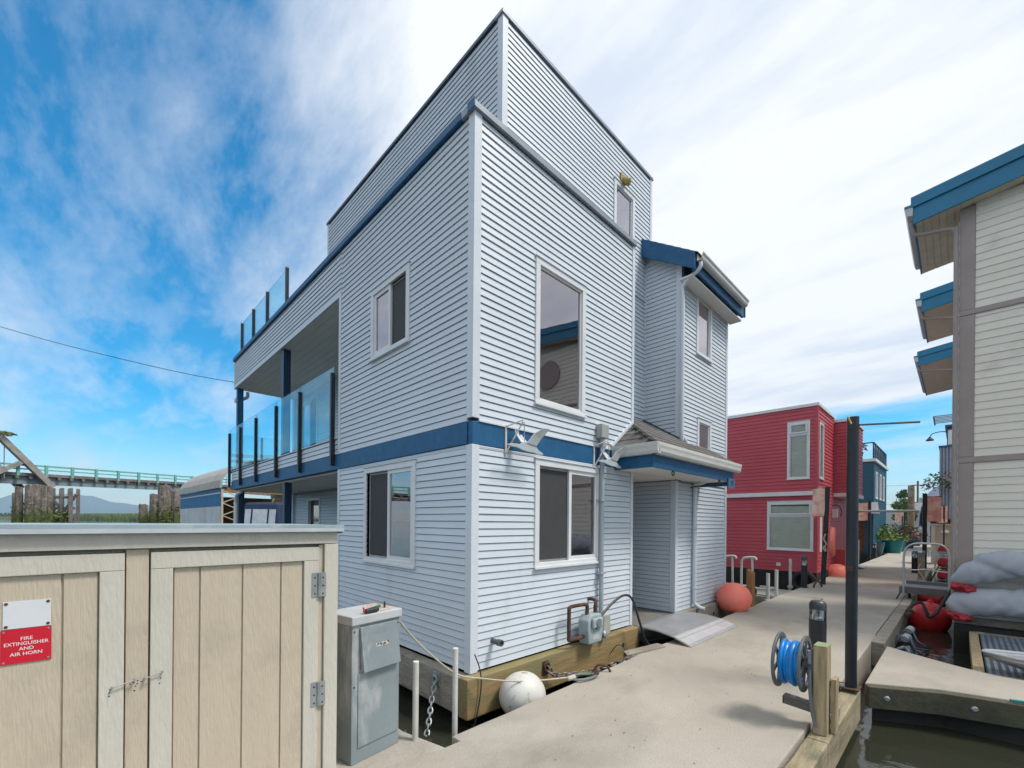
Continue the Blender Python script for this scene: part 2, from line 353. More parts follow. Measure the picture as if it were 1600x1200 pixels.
def window(parent, F, a0, a1, z0, z1, kind='fixed', flip=False, mat=WHITE, inner='dark', trim=.075, gl=GLASS):
    # trim on the wall, then frame, sashes and panes set back
    wn = frame_mb(F, a0, a1, z0, z1, trim, -.06, .032).build('window', mat, parent, bev=.004)
    sub(wn, 'sill', MB().fbox(F, a0 - .012, a1 + .012, .033, .052, z0 + .002, z0 + .028), mat)
    sub(wn, 'head_flashing', MB().fbox(F, a0 - .012, a1 + .012, .0, .045, z1 + .001, z1 + .012), SIDT)
    i0, i1, j0, j1 = a0 + trim, a1 - trim, z0 + trim, z1 - trim
    def sash(s0, s1, b, w_=.04, t0=j0, t1=j1):
        sub(wn, 'sash', frame_mb(F, s0, s1, t0, t1, w_, b - .018, b + .018), mat)
        sub(wn, 'pane', MB().fbox(F, s0 + w_, s1 - w_, b - .004, b + .002, t0 + w_, t1 - w_), gl)
    if kind == 'fixed': sash(i0, i1, -.01, .022)
    elif kind == 'slider':
        mid = (i0 + i1) / 2
        fs, ms = ((i0, mid + .02), (mid - .02, i1)) if flip else ((mid - .02, i1), (i0, mid + .02))
        sash(fs[0], fs[1], -.005, .05); sash(ms[0], ms[1], -.043, .03)
        sub(wn, 'screen_frame', frame_mb(F, ms[0] + .012, ms[1] - .03, j0 + .01, j1 - .01, .018, -.022, -.012), GALV)
        sub(wn, 'insect_screen', MB().fbox(F, ms[0] + .03, ms[1] - .05, -.019, -.017, j0 + .028, j1 - .028), M('screen_mesh', (.05, .05, .052), .7))
    elif kind == 'awning':
        hm = j1 - .27 * (j1 - j0)
        if z1 - z0 > 1.6: hm = j1 - .20 * (j1 - j0)
        sub(wn, 'transom_bar', MB().fbox(F, i0, i1, -.04, .02, hm - .03, hm + .03), mat)
        sash(i0, i1, -.01, .02, j0, hm - .03); sash(i0, i1, .03, .045, hm + .03, j1)
    if inner == 'blind':
        mb = MB(); z = j0 + .02
        while z < j1 - .03:
            mb.hexa([F.p(i0 + .03, -.060, z), F.p(i1 - .03, -.060, z), F.p(i1 - .03, -.046, z), F.p(i0 + .03, -.046, z), F.p(i0 + .03, -.058, z + .042), F.p(i1 - .03, -.058, z + .042), F.p(i1 - .03, -.054, z + .042), F.p(i0 + .03, -.054, z + .042)]); z += .045
        sub(wn, 'blind', mb, BLIND)
    elif inner == 'curtain':
        mb = MB(); n = 14; c0, c1 = (i1 - .16, i1 - .01)
        vs = []
        for q in range(n + 1):
            a = c0 + (c1 - c0) * q / n; b = -.16 + .018 * math.sin(q * 2.1)
            vs += [F.p(a, b, j0), F.p(a, b, j1)]
        mb.add(vs, [(2 * q, 2 * q + 2, 2 * q + 3, 2 * q + 1) for q in range(n)]); sub(wn, 'curtain', mb, CURT)
    return wn

# ================================================================== SETTING: water, docks, land
def make_water():
    mt = bpy.data.materials.new('river_water'); mt.use_nodes = True; t = mt.node_tree; b = t.nodes['Principled BSDF']
    b.inputs['Base Color'].default_value = (.028, .030, .020, 1); b.inputs['Roughness'].default_value = .04; b.inputs['IOR'].default_value = 1.33
    g = t.nodes.new('ShaderNodeTexCoord'); n = t.nodes.new('ShaderNodeTexNoise'); n.inputs['Scale'].default_value = 2.2; n.inputs['Detail'].default_value = 6
    t.links.new(g.outputs['Object'], n.inputs['Vector']); bp = t.nodes.new('ShaderNodeBump'); bp.inputs['Strength'].default_value = .16; bp.inputs['Distance'].default_value = .08
    t.links.new(n.outputs['Fac'], bp.inputs['Height']); t.links.new(bp.outputs[0], b.inputs['Normal'])
    return mt
WL = -.42
wm = make_water()
struct(MB().add([(-8200, -8200, WL), (8200, -8200, WL), (8200, 8200, WL), (-8200, 8200, WL)], [(0, 1, 2, 3)]).build('water', wm))

def slab(name, poly, z0, z1, mat=CONC, bev=.012):
    return struct(MB().prism([(x, y, z0) for x, y in poly], (0, 0, z1 - z0)).build(name, mat, bev=bev))
# main walkway: separate concrete floats with open joints; its left edge is worn and uneven
def edge(y0, y1, x0, x1, n=14, amp=.012):
    return [(x0 + (x1 - x0) * i / n + random.uniform(-amp, amp), y0 + (y1 - y0) * i / n) for i in range(n + 1)]
e1 = edge(-.75, 5.98, .70, .50, 22)
slab('dock_float', [(.80, -7), (2.62, -7), (2.62, 5.98)] + e1[::-1] + [(.80, -.75)], -.5, 0)
yy = 6.0; xl = .50
for y1 in (12.6, 19.2, 25.8, 32.4, 39, 45.6, 52.2, 58.8):
    slab('dock_float', [(2.60, yy), (2.60, y1 - .02)] + edge(yy, y1 - .02, xl, xl - .0, 10)[::-1], -.5, random.uniform(-.006, .004)); yy = y1
# timber walers down the right edge
y0 = -7.0
for y1 in (1.4, 3.05):
    struct(MB().box(2.635, y0, -.36, 2.785, y1 - .01, -.035).build('kerb_timber', M('kerb_wood', (.36, .30, .19), .8, (.20, .165, .10), 3, 7, bump=.45, bscale=16, st=(5, .6, 5), dirt=(.15, .14, .09), dlo=.5, dhi=.7), bev=.012)); y0 = y1
y0 = 5.36
for y1 in (7.4, 9.6, 11.9, 14.4, 18, 24, 32, 44):
    struct(MB().box(2.615, y0, -.34, 2.77, y1 - .012, .012).build('kerb_timber', TIMBG, bev=.01)); y0 = y1
# the gusset that branches to the right, and the finger it leads to
slab('dock_finger', [(2.80, 3.20), (3.35, 3.53), (3.95, 3.69), (9, 3.95), (9, 4.66), (3.80, 4.60), (3.45, 4.79), (3.055, 5.06), (2.80, 5.27)], -.14, .0)
wl = [(2.80, 3.19), (3.35, 3.52), (3.95, 3.68), (9, 3.94)]
for p, q in zip(wl[:-1], wl[1:]):
    d = (V(q + (0,)) - V(p + (0,))).normalized(); nn = V((d.y, -d.x, 0)); a = V(p + (0,)); b = V(q + (0,))
    struct(MB().hexa([a + nn * .005 + V((0, 0, -.24)), b + nn * .005 + V((0, 0, -.24)), b + nn * .085 + V((0, 0, -.24)), a + nn * .085 + V((0, 0, -.24)), a + nn * .005 + V((0, 0, -.012)), b + nn * .005 + V((0, 0, -.012)), b + nn * .085 + V((0, 0, -.012)), a + nn * .085 + V((0, 0, -.012))]).build('kerb_timber', TIMBD, bev=.008))
struct(MB().prism([(2.85, 3.3, -.5), (3.4, 3.62, -.5), (9, 4.0, -.5), (9, 4.6, -.5), (3.4, 4.7, -.5), (2.85, 5.1, -.5)], (0, 0, .35)).build('finger_hull', HULL))
struct(MB().box(2.66, -7, -.8, 2.74, 3.04, -.37).build('dock_hull', HULL))
# small float that carries the locker and the electrical pedestal
slab('locker_float', [(-1.6, -7), (.795, -7), (.795, -.80), (.25, -.92), (-1.6, -.92)], -.45, -.06, CONCE)
# float between house and red house, with walkway
slab('side_float', [(-6, 9.9), (.46, 9.6), (.46, 11.0), (-6, 11.2)], -.5, -.10, CONCE)
struct(MB().box(-6, 9.50, -.42, .46, 9.585, -.13).build('kerb_timber', TIMBG))
struct(MB().box(-3.2, 7.6, -.40, .05, 7.95, -.24).build('log_boom', TIMBG, bev=.06))

# ================================================================== THE MAIN HOUSE
H = thing('floating_house', 'pale blue-grey sided floating house with blue trim bands, largest and nearest', 'house', (-4, 3, 0))
FE = Fr((0, 0, 0), (0, 1, 0), (1, 0, 0))          # dock side, a = y
FL = Fr((0, 0, 0), (-1, 0, 0), (0, -1, 0))        # river side, a = -x
CRS = .0775
ZB, ZL, ZU, ZT = .16, 2.50, 2.745, 5.97
# float under the house
MB().box(-10.3, .1, -.8, -.12, 6.9, .06).build('float_base', HULL, H)
MB().box(-.02, -.14, -.27, .125, 3.16, .135).build('rim_timber', TIMB, H, bev=.014)
MB().box(-.02, 4.66, -.24, .11, 5.28, .135).build('rim_timber', TIMBG, H, bev=.014)
MB().box(-.02, 5.30, -.26, .125, 7.05, .120).build('rim_timber', TIMBG, H, bev=.014)
MB().box(-10.4, -.135, -.26, -.025, .01, .125).build('rim_timber', TIMBG, H, bev=.014)
MB().box(-1.2, 3.2, -.3, -.02, 4.64, .115).build('porch_floor', M('porch_floor_paint', (.20, .185, .17), .7, (.15, .14, .13), 5), H)
for y in (1.12, 2.72, 6.05):
    MB().lathe((.127, y, -.06), [(.032, -.03), (.034, .001), (.028, .003), (.012, .004)], 10, (1, 0, 0)).build('bolt_hole', HULL, H)

# ground floor + upper floor walls of the near box
hEl = [(1.0, 2.21, 1.215, 2.38)]; hEu = [(.99, 1.82, 3.16, 4.74)]
hLl = [(1.12, 2.31, 1.20, 2.36)]; hLu = [(1.29, 2.15, 3.97, 4.80)]
def clad(F, a0, a1, z0, z1, holes=(), single=True, course=CRS, name='wall', **k):
    wo = wall(H, F, a0, a1, z0, z1, holes, name=name); siding(wo, F, a0, a1, z0, z1, course, SID, holes, single, **k); return wo
clad(FE, .075, 3.07, ZB, ZL, hEl); clad(FE, .075, 3.07, ZU, ZT - .06, hEu)
clad(FL, .075, 3.22, ZB, ZL, hLl); clad(FL, .075, 3.22, ZU, ZT - .06, hLu)
clad(FL, 3.225, 10.02, 5.19 + .06, ZT - .06, single=True)                 # fascia of the roof deck
def corner(x, y, z0, z1, sx, sy, w=.078, mat=SIDT, name='corner_trim'):
    mb = MB(); t = .022
    mb.box(min(x, x - sx * w), min(y + sy * t, y - sy * .002), z0, max(x, x - sx * w), max(y + sy * t, y - sy * .002), z1)
    mb.box(min(x + sx * t, x - sx * .002), min(y + sy * t, y - sy * w), z0, max(x + sx * t, x - sx * .002), max(y + sy * t, y - sy * w), z1)
    return mb.build(name, mat, H, bev=.004)
corner(0, 0, ZB - .02, ZL, 1, -1); corner(0, 0, ZU + .03, ZT - .03, 1, -1)
MB().box(-.002, 3.072, ZB - .01, .024, 3.14, ZL + .06).build('corner_trim', SIDT, H, bev=.004)
MB().box(-.002, 3.072, 2.9, .024, 3.14, ZT - .05).build('corner_trim', SIDT, H, bev=.004)
MB().box(-3.30, -.024, ZU + .02, -3.222, .002, 5.245).build('opening_trim', SIDT, H, bev=.004)
MB().box(-3.30, -.024, ZB, -3.222, .002, ZL).build('opening_trim', SIDT, H, bev=.004)
MB().box(-10.02, -.026, 5.19, -3.30, .004, 5.248).build('opening_trim', SIDT, H, bev=.004)
MB().box(-10.06, -.02, 5.19, -10.022, .02, ZT - .05).build('corner_trim', SIDT, H)
# starter / drip strips above and below the band
MB().box(-.002, .07, ZU - .004, .030, 3.1, ZU + .012).build('drip_strip', SIDT, H); MB().box(-3.3, -.030, ZU - .004, -.07, .002, ZU + .012).build('drip_strip', SIDT, H)
MB().box(-.002, .07, ZL - .03, .016, 2.6, ZL - .002).build('drip_strip', SIDT, H); MB().box(-3.3, -.016, ZL - .03, -.07, .002, ZL - .002).build('drip_strip', SIDT, H)
# blue band
MB().box(-.06, -.012, ZL + .004, .016, 2.56, ZU - .006).build('band_board', BLUE, H, bev=.004)
MB().box(-10.25, -.028, ZL + .006, -.062, .05, ZU - .008).build('band_board', BLUE, H, bev=.004)
# balcony edge: siding strip over the band
MB().box(-10.22, -.012, ZU, -3.31, .05, ZU + .24).build('balcony_kerb', WALLB, H)
wk = wall(H, Fr((0, -.013, 0), (-1, 0, 0), (0, -1, 0)), 3.31, 10.22, ZU, ZU + .235, th=.004, name='kerb_cladding')
siding(wk, Fr((0, -.013, 0), (-1, 0, 0), (0, -1, 0)), 3.31, 10.22, ZU, ZU + .232, CRS, SID)
MB().box(-10.24, -.04, ZU + .241, -3.31, .07, ZU + .262).build('balcony_kerb_cap', SIDT, H)
# floors, roof deck, soffits
MB().box(-10.2, .055, ZL + .01, -.11, 6.9, ZU - .02).build('floor_slab', SOFF, H)
MB().box(-10.0, .02, 5.74, -.11, 3.03, 5.86).build('roof_deck', CAPG, H); MB().box(-10.0, 3.031, 5.74, -.81, 6.79, 5.86).build('roof_deck', CAPG, H)
def boards(name, x0, x1, y0, y1, z, w=.15):
    base = MB().box(x0, y0, z + .006, x1, y1, z + .03).build(name, SOFF, H)
    y = y0
    while y < y1 - .02:
        sub(base, 'soffit_board', MB().box(x0, y, z, x1, min(y + w, y1) - .006, z + .0055), SOFF); y += w
boards('balcony_ceiling', -10.02, -3.30, .005, 1.5, 5.19)
boards('deck_soffit', -10.2, -3.30, .055, 1.5, ZL - .03)
MB().box(-3.30, .03, ZB, -3.20, 1.5, 5.2).build('wall', SID, H)
# back walls of balcony and undercroft
FB = Fr((0, 1.5, 0), (-1, 0, 0), (0, -1, 0))
hb = [(4.6, 6.7, 2.80, 4.95), (8.3, 9.35, 2.80, 4.95)]
w1 = wall(H, FB, 3.3, 10.0, 2.76, 5.19, hb); siding(w1, FB, 3.3, 10.0, 2.78, 5.19, CRS, SID, hb, False)
hb2 = [(8.02, 8.86, .16, 2.27)]
w2 = wall(H, FB, 3.3, 10.0, .08, 2.47, hb2); siding(w2, FB, 3.3, 10.0, .1, 2.46, CRS, SID, hb2, False)
window(H, FB, 8.22, 9.43, 2.76, 5.0, 'slider'); window(H, FB, 4.52, 6.78, 2.76, 5.0, 'slider')
dr = frame_mb(FB, 8.0, 8.88, .1, 2.29, .06, -.05, .03).build('door', WHITE, H)
sub(dr, 'door_leaf', MB().fbox(FB, 8.06, 8.82, -.09, -.05, .13, 2.23), M('door_brown', (.10, .035, .02), .5))
sub(dr, 'pane', MB().fbox(FB, 8.2, 8.68, -.05, -.046, .5, 2.1), GLASS)
MB().box(-10.0, 1.42, .08, -9.9, 6.88, 5.19).build('wall', SID, H)
MB().box(-10.0, 6.80, .08, -.1, 6.90, 6.5).build('wall', SID, H)
# parapet caps
MB().box(-.17, -.05, ZT - .055, .055, 3.14, ZT + .012).build('parapet_cap', CAPG, H, bev=.004)
MB().box(-10.07, -.052, ZT - .05, -.172, .15, ZT + .035).build('parapet_cap', BLUE, H, bev=.004)
MB().box(-.06, -.056, ZT - .058, .060, -.048, ZT + .035).build('parapet_cap', BLUE, H)
# posts
for x in (-6.18, -9.93):
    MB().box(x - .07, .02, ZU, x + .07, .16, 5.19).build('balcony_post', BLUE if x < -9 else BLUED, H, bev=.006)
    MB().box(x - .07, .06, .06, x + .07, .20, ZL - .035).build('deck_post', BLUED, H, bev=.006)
# windows
window(H, FE, .93, 2.28, 1.147, 2.452, 'slider', inner='curtain')
window(H, FE, .915, 1.893, 3.085, 4.822, 'fixed', inner='curtain')
window(H, FL, 1.04, 2.385, 1.127, 2.44, 'slider', flip=True)
window(H, FL, 1.215, 2.22, 3.895, 4.875, 'slider', flip=False)

# tall rooftop storey
FTE = Fr((-.70, 1.02, 0), (0, 1, 0), (1, 0, 0)); FTL = Fr((-.70, 1.02, 0), (-1, 0, 0), (0, -1, 0))
ZH = 8.36
hT = [(2.67, 3.24, 6.2, 7.58)]
wt = wall(H, FTE, 0.0, 3.92, 5.86, ZH, hT); siding(wt, FTE, .07, 3.88, 5.90, ZH - .05, CRS, SID, hT, False)
window(H, FTE, 2.61, 3.29, 6.13, 7.65, 'fixed', inner='blind', gl=GLASS3)
wt = wall(H, FTL, 0.0, 5.72, 5.86, ZH, th=.1); siding(wt, FTL, .07, 5.66, 5.90, ZH - .05, CRS, SID, (), False)
corner(-.70, 1.02, 5.87, ZH - .04, 1, -1)
MB().box(-.702, 4.88, 5.87, -.676, 4.95, ZH - .04).build('corner_trim', SIDT, H); MB().box(-6.42, .996, 5.87, -6.36, 1.022, ZH - .04).build('corner_trim', SIDT, H)
MB().box(-.82, .98, ZH - .04, -.662, 4.97, ZH + .004).build('parapet_cap', CAPG, H); MB().box(-6.45, .982, ZH - .04, -.822, 1.15, ZH + .006).build('parapet_cap', DKCAP, H)
MB().box(-6.42, 4.84, 5.86, -.81, 4.94, ZH).build('wall', SID, H); MB().box(-6.42, 1.121, 5.86, -6.32, 4.839, ZH).build('wall', SID, H)
MB().box(-6.3, 1.13, ZH - .2, -.81, 4.83, ZH - .1).build('roof_deck', CAPG, H)
# small roof further back with a blue verge
mb = MB().prism([(-6.43, 1.6, 5.87), (-7.9, 1.6, 5.87), (-7.9, 1.6, 6.05), (-6.43, 1.6, 7.1)], (0, 2.2, 0)); mb.build('stair_roof', BLUE, H)
MB().lathe((-7.62, 1.52, 6.0), [(.0, -.06), (.06, -.05), (.075, 0), (.06, .05), (0, .07)], 12).build('globe_lamp', WHITE, H)
# security light on the tall wall
mb = MB().box(-.70, 3.82, 7.68, -.66, 3.96, 7.84); mb.lathe((-.62, 3.90, 7.70), [(.03, -.06), (.06, -.05), (.06, .08), (.03, .09)], 12, (.8, .2, -.5))
mb.build('security_light', M('brass_lamp', (.38, .29, .08), .4, metal=.3), H)

# recess wall between the near box and the stair bump-out
FR_ = Fr((-.70, 3.12, 0), (0, 1, 0), (1, 0, 0))
wr = wall(H, FR_, 0, 1.64, 2.62, 5.86); siding(wr, FR_, .0, 1.62, 3.2, 5.88, CRS, SID, (), False)
MB().box(-.72, 3.04, 2.62, -.002, 3.12, ZT - .06).build('wall', SID, H)
# bump-out
FBY = Fr((0, 4.756, 0), (-1, 0, 0), (0, -1, 0)); FBE = Fr((0, 4.756, 0), (0, 1, 0), (1, 0, 0))
def slope_a(z): return max(0., (z - 6.50) / .66)
wb = MB().prism([FBY.p(0, -.1, 2.6), FBY.p(.7, -.1, 2.6), FBY.p(.7, -.1, 6.98), FBY.p(0, -.1, 6.50)], (0, -.1, 0)).build('wall', WALLB, H)
siding(wb, FBY, .075, .69, 2.9, 6.95, CRS, SID, (), False, amin=slope_a)
hBe = [(.69, 1.28, 4.98, 5.99), (.76, 1.29, 3.15, 3.64)]
wb = wall(H, FBE, .0, 2.19, 2.45, 6.5, hBe); siding(wb, FBE, .075, 2.125, 2.47, 6.12, CRS, SID, hBe)
window(H, FBE, .63, 1.345, 4.905, 6.075, 'fixed', inner='blind', gl=GLASS3); window(H, FBE, .70, 1.36, 3.06, 3.72, 'fixed', inner='dark', gl=GLASS)
FBl = Fr((0, 4.60, 0), (0, 1, 0), (1, 0, 0))
wb = wall(H, FBl, .0, 2.346, .10, 2.449); siding(wb, FBl, .075, 2.28, .14, 2.44, CRS, SID)
corner(0, 4.756, 2.9, 6.45, 1, -1); corner(0, 4.60, .13, 2.46, 1, -1)
MB().box(-.004, 6.885, .12, .026, 6.975, 6.1).build('corner_trim', SIDT, H, bev=.004)
MB().box(-.73, 4.735, 2.9, -.675, 4.75, 6.6).build('corner_trim', SIDT, H)
# porch: return wall, back wall with door, ceiling
FP = Fr((0, 4.60, 0), (-1, 0, 0), (0, -1, 0))
wp = wall(H, FP, .0, 1.3, .10, 2.47); siding(wp, FP, .08, 1.3, .14, 2.46, CRS, SID, (), False)
MB().box(-1.3, 3.04, .1, -.002, 3.115, 2.47).build('wall', SID, H)
MB().box(-1.36, 3.12, .1, -1.30, 4.6, 2.47).build('wall', SID, H)
dr = MB().box(-1.299, 3.45, .12, -1.25, 4.35, 2.2).build('door', M('door_blue', (.02, .06, .13), .4), H)
sub(dr, 'handle', MB().lathe((-1.249, 3.56, 1.15), [(.02, 0), (.02, .03), (.035, .04), (.03, .07)], 10, (1, 0, 0)), GALV)
# roof of the bump-out
def roofz(x): return 7.035 - (x + .70) * .665
mb = MB().hexa([(-.72, 4.62, roofz(-.72) - .06), (.30, 4.62, roofz(.30) - .06), (.30, 7.10, roofz(.30) - .06), (-.72, 7.10, roofz(-.72) - .06), (-.72, 4.62, roofz(-.72)), (.30, 4.62, roofz(.30)), (.30, 7.10, roofz(.30)), (-.72, 7.10, roofz(-.72))])
rb = mb.build('bump_out_roof', SHIN, H)
for i in range(7):
    xa = -.70 + i * .15; y = 4.60
    while y < 7.1:
        yb = min(y + .30, 7.13)
        za, zb2 = roofz(xa) + .004, roofz(xa + .165) + .012
        sub(rb, 'shingle', MB().hexa([(xa, y, za), (xa + .165, y, zb2), (xa + .165, yb - .008, zb2), (xa, yb - .008, za), (xa, y, za + .006), (xa + .165, y, zb2 + .008), (xa + .165, yb - .008, zb2 + .008), (xa, yb - .008, za + .006)]), SHIN); y = yb
for y in (4.575, 7.10):
    MB().prism([(-.72, y, roofz(-.72) - .33), (.315, y, roofz(.315) - .29), (.315, y, roofz(.315) + .005), (-.72, y, roofz(-.72) + .005)], (0, .04, 0)).build('rake_board', BLUE, H)
MB().box(.25, 4.62, roofz(.3) - .30, .30, 7.09, roofz(.3) - .07).build('fascia_board', BLUE, H)
def gutter(name, p, q, nrm, h=.12, w=.12, mat=GUT):
    p = V(p); q = V(q); n = V(nrm)
    prof = [(0, 0), (.075, 0), (.095, .03), (.10, .07), (w, .10), (w, h), (w - .012, h), (w - .012, .105), (.088, .07), (.083, .035), (.07, .012), (.012, .012), (.012, h), (0, h)]
    mb = MB().prism([p + n * a * w / .12 + V((0, 0, b * h / .12)) for a, b in prof], q - p)
    return mb.build(name, mat, H)
gutter('roof_gutter', (.318, 4.66, roofz(.3) - .145), (.318, 6.98, roofz(.3) - .145), (1, 0, 0))
MB().box(.02, 4.64, 6.0, .25, 7.08, 6.03).build('eave_soffit', SOFF, H)
dp = [(.36, 4.72, 6.21), (.34, 4.71, 6.10), (.07, 4.70, 5.92), (.065, 4.70, 5.5), (.065, 4.70, 3.35), (.065, 4.74, 3.25), (.10, 4.86, 3.12), (.2, 4.92, 3.06)]
MB().tube(smoothpath(dp, 5), .034, 10).build('downpipe', SIDT, H, smooth=True)
dp = [(.30, 5.3, 2.50), (.12, 5.28, 2.42), (.065, 5.28, 2.34), (.065, 5.28, 1.2), (.065, 5.28, .32), (.075, 5.28, .22), (.16, 5.30, .15), (.24, 5.32, .13)]
MB().tube(smoothpath(dp, 5), .038, 10).build('downpipe', SIDT, H, smooth=True)
for z in (.5, 1.6): MB().box(.02, 5.23, z, .108, 5.33, z + .025).build('pipe_strap', SIDT, H)
# entry canopy: fascia, ceiling, gutter, hipped shingle roof
MB().box(.585, 2.62, 2.465, .625, 5.62, 2.70).build('canopy_fascia', BLUE, H, bev=.003)
MB().box(.03, 2.62, 2.465, .583, 2.66, 2.70).build('canopy_fascia', BLUE, H, bev=.003)
MB().box(.03, 5.58, 2.40, .624, 5.625, 2.70).build('canopy_fascia', BLUE, H, bev=.003)
MB().box(-1.3, 3.12, 2.475, .0, 4.6, 2.49).build('porch_ceiling', SOFF, H); MB().box(.022, 2.662, 2.476, .582, 5.578, 2.492).build('porch_ceiling', SOFF, H)
gutter('canopy_gutter', (.627, 2.55, 2.635), (.627, 5.72, 2.635), (1, 0, 0), h=.135, w=.11)
gutter('canopy_gutter', (.03, 2.618, 2.635), (.73, 2.618, 2.635), (0, -1, 0), h=.135, w=.11)
def cz(x): return 2.77 + (.70 - x) * .62
YH = 2.55
# hip meets the wall at y = 3.12
rf = MB().add([(.70, YH, 2.765), (.70, 5.68, 2.765), (.0, 5.68, cz(0) - .005), (-.69, 4.75, cz(-.69) - .005), (-.69, 3.13, cz(-.69) - .005), (.0, 3.13, cz(0) - .005), (.03, YH, 2.765), (.0, 4.75, cz(0) - .005)],
    [(0, 1, 2, 7, 5), (5, 7, 3, 4), (0, 5, 6)]).build('canopy_roof', SHIN, H)
for i in range(9):
    xa = .72 - i * .150; xb = xa - .165
    if xb < -.68: break
    fr = i * .150 / .70
    y = YH + max(0, min(1, fr)) * .58 + .0; ye = 5.70 if xb > .03 else 4.74
    if xb <= 0: y = 3.14
    y -= 0; k = 0
    while y < ye - .02:
        yb = min(y + random.uniform(.14, .34), ye)
        za, zb2 = cz(xa) + .010, cz(xb) + .003
        sub(rf, 'shingle', MB().hexa([(xa, y, za), (xb, y, zb2), (xb, yb - .006, zb2), (xa, yb - .006, za), (xa, y, za + .009), (xb, y, zb2 + .004), (xb, yb - .006, zb2 + .004), (xa, yb - .006, za + .009)]), SHIN); y = yb
def hz(y): return 2.768 + (y - YH) * (cz(0) - 2.768) / .58
for i in range(4):
    ya = YH - .01 + i * .15; yb = ya + .165
    xr = .70 - (ya - YH) / .58 * .70 - .03; x = .02
    while x < xr - .02:
        xb = min(x + random.uniform(.14, .3), xr)
        xb2 = min(xb, max(x + .01, .70 - (yb - YH) / .58 * .70))
        za, zb2 = hz(ya) + .012, hz(yb) + .005
        sub(rf, 'shingle', MB().hexa([(x, ya, za), (xb - .006, ya, za), (xb2 - .006, yb, zb2), (min(x, xb2 - .007), yb, zb2), (x, ya, za + .009), (xb - .006, ya, za + .009), (xb2 - .006, yb, zb2 + .004), (min(x, xb2 - .007), yb, zb2 + .004)]), SHIN); x = xb
MB().tube([(.70, YH, 2.79), (.0, 3.13, cz(0) + .018)], .022, 6).build('hip_cap', SHIN, H)
MB().bar((.03, YH - .02, 2.80), (.03, 3.10, cz(0) + .03), .03, .035).build('wall_flashing', SIDT, H)
MB().bar((.0, 4.72, cz(0) + .02), (-.69, 4.72, cz(-.69) + .02), .03, .03).build('wall_flashing', DKCAP, H)
# hooks and number board under the canopy
for y in (3.25, 5.0):
    c = V((.60, y, 2.43)); MB().tube([c + V((0, .035 * math.cos(a), .035 * math.sin(a))) for a in [i * math.pi / 6 for i in range(12)]], .009, 6, closed=True).build('ring_hook', BLK, H)
MB().tube([(.10, 5.0, 2.36), (.62, 5.02, 2.415)], .014, 6).build('bracket_bar', BLK, H)
nb = MB().box(.628, 5.30, 2.34, .645, 5.62, 2.52).build('number_board', M('blue_board_faded', (.06, .13, .26), .5), H)
FN = Fr((.646, 5.48, 2.43), (0, 1, 0), (1, 0, 0))
sub(nb, 'house_number', text_mb('IV', .14, FN, 0, 0, .002, sx=.9), LETTERD)
# river-end downpipes
MB().tube(smoothpath([(-10.08, .30, 5.18), (-10.08, .30, 5.06), (-10.08, .2, 4.98), (-10.08, .05, 4.96), (-10.07, .03, 4.85)], 5), .045, 8).build('downpipe', WHITE, H, smooth=True)
MB().tube(smoothpath([(-9.75, .10, 2.45), (-9.95, .06, 2.38), (-10.12, .06, 2.22), (-10.14, .06, 1.9), (-10.14, .06, .1)], 5), .05, 8).build('downpipe', WHITE, H, smooth=True)
# railings
def rail(xs, y, zp0, zp1, zg0, zg1, zgtop=None):
    for x in xs: MB().box(x - .028, y - .05, zp0, x + .028, y + .012, zp1).build('rail_post', BLK, H, bev=.003)
    for a, b in zip(xs[:-1], xs[1:]):
        MB().box(a + .035, y - .022, zg0, b - .035, y - .010, zg1).build('glass_panel', GLASSB, H)
    for x in xs: MB().tube([(x, y - .01, zp1), (x, y - .01, zp1 + .06)], .006, 5).build('glass_clip', GALV, H)
rail([-3.42, -4.89, -6.27, -7.75, -9.16, -10.30], -.045, 2.57, 4.03, 3.02, 4.12)
rail([-6.14, -7.49, -8.63, -9.72], .10, ZT + .03, 6.87, ZT + .06, 6.86)
MB().box(-10.36, -.05, ZU + .28, -10.345, 1.45, 4.05).build('glass_panel', GLASSB, H)
for y in (.7, 1.42): MB().box(-10.37, y, 2.57, -10.31, y + .05, 4.03).build('rail_post', BLK, H)
# conduit, drain stub and meter on the dock side
mb = MB(); mb.tube([(.07, 2.235, .30), (.07, 2.235, 2.86)], .032, 12); mb.build('conduit', PIPEG, H, smooth=True)
MB().box(.02, 2.15, 2.86, .12, 2.32, 3.05).build('conduit_head', M('conduit_head_grey', (.36, .37, .36), .6), H, bev=.01)
for z in (1.0, 2.0): MB().box(.017, 2.18, z, .11, 2.29, z + .022).build('conduit_clip', PIPEG, H)
MB().box(.017, 2.22, .17, .13, 2.38, .42).build('conduit_box', M('box_tan', (.42, .42, .36), .6), H, bev=.008)
mb = MB().lathe((.0, .287, .43), [(.028, 0), (.028, .10), (.036, .102), (.036, .16), (.026, .161), (.02, .13)], 14, (1, 0, 0)); mb.build('drain_stub', M('grey_pipe', (.10, .105, .11), .5), H, smooth=True)
mt = MB(); mt.prism([(.10, 1.70, .16), (.10, 1.98, .16), (.10, 2.02, .34), (.10, 2.02, .46), (.10, 1.96, .53), (.10, 1.74, .53), (.10, 1.68, .46), (.10, 1.68, .34)], (.16, 0, 0))
gm = mt.build('gas_meter', METER, H, bev=.018)
sub(gm, 'meter_cap', MB().box(.262, 1.74, .36, .30, 1.96, .49), METER, bev=.02)
sub(gm, 'dial', MB().lathe((.30, 1.85, .43), [(.05, 0), (.05, .012), (.045, .013)], 14, (1, 0, 0)), M('dial_grey', (.16, .2, .21), .3))
sub(gm, 'nameplate', MB().box(.261, 1.78, .21, .263, 1.92, .27), M('plate_pale', (.5, .53, .53), .5))
def pipe(pts): return MB().tube(smoothpath(pts, 4), .024, 8)
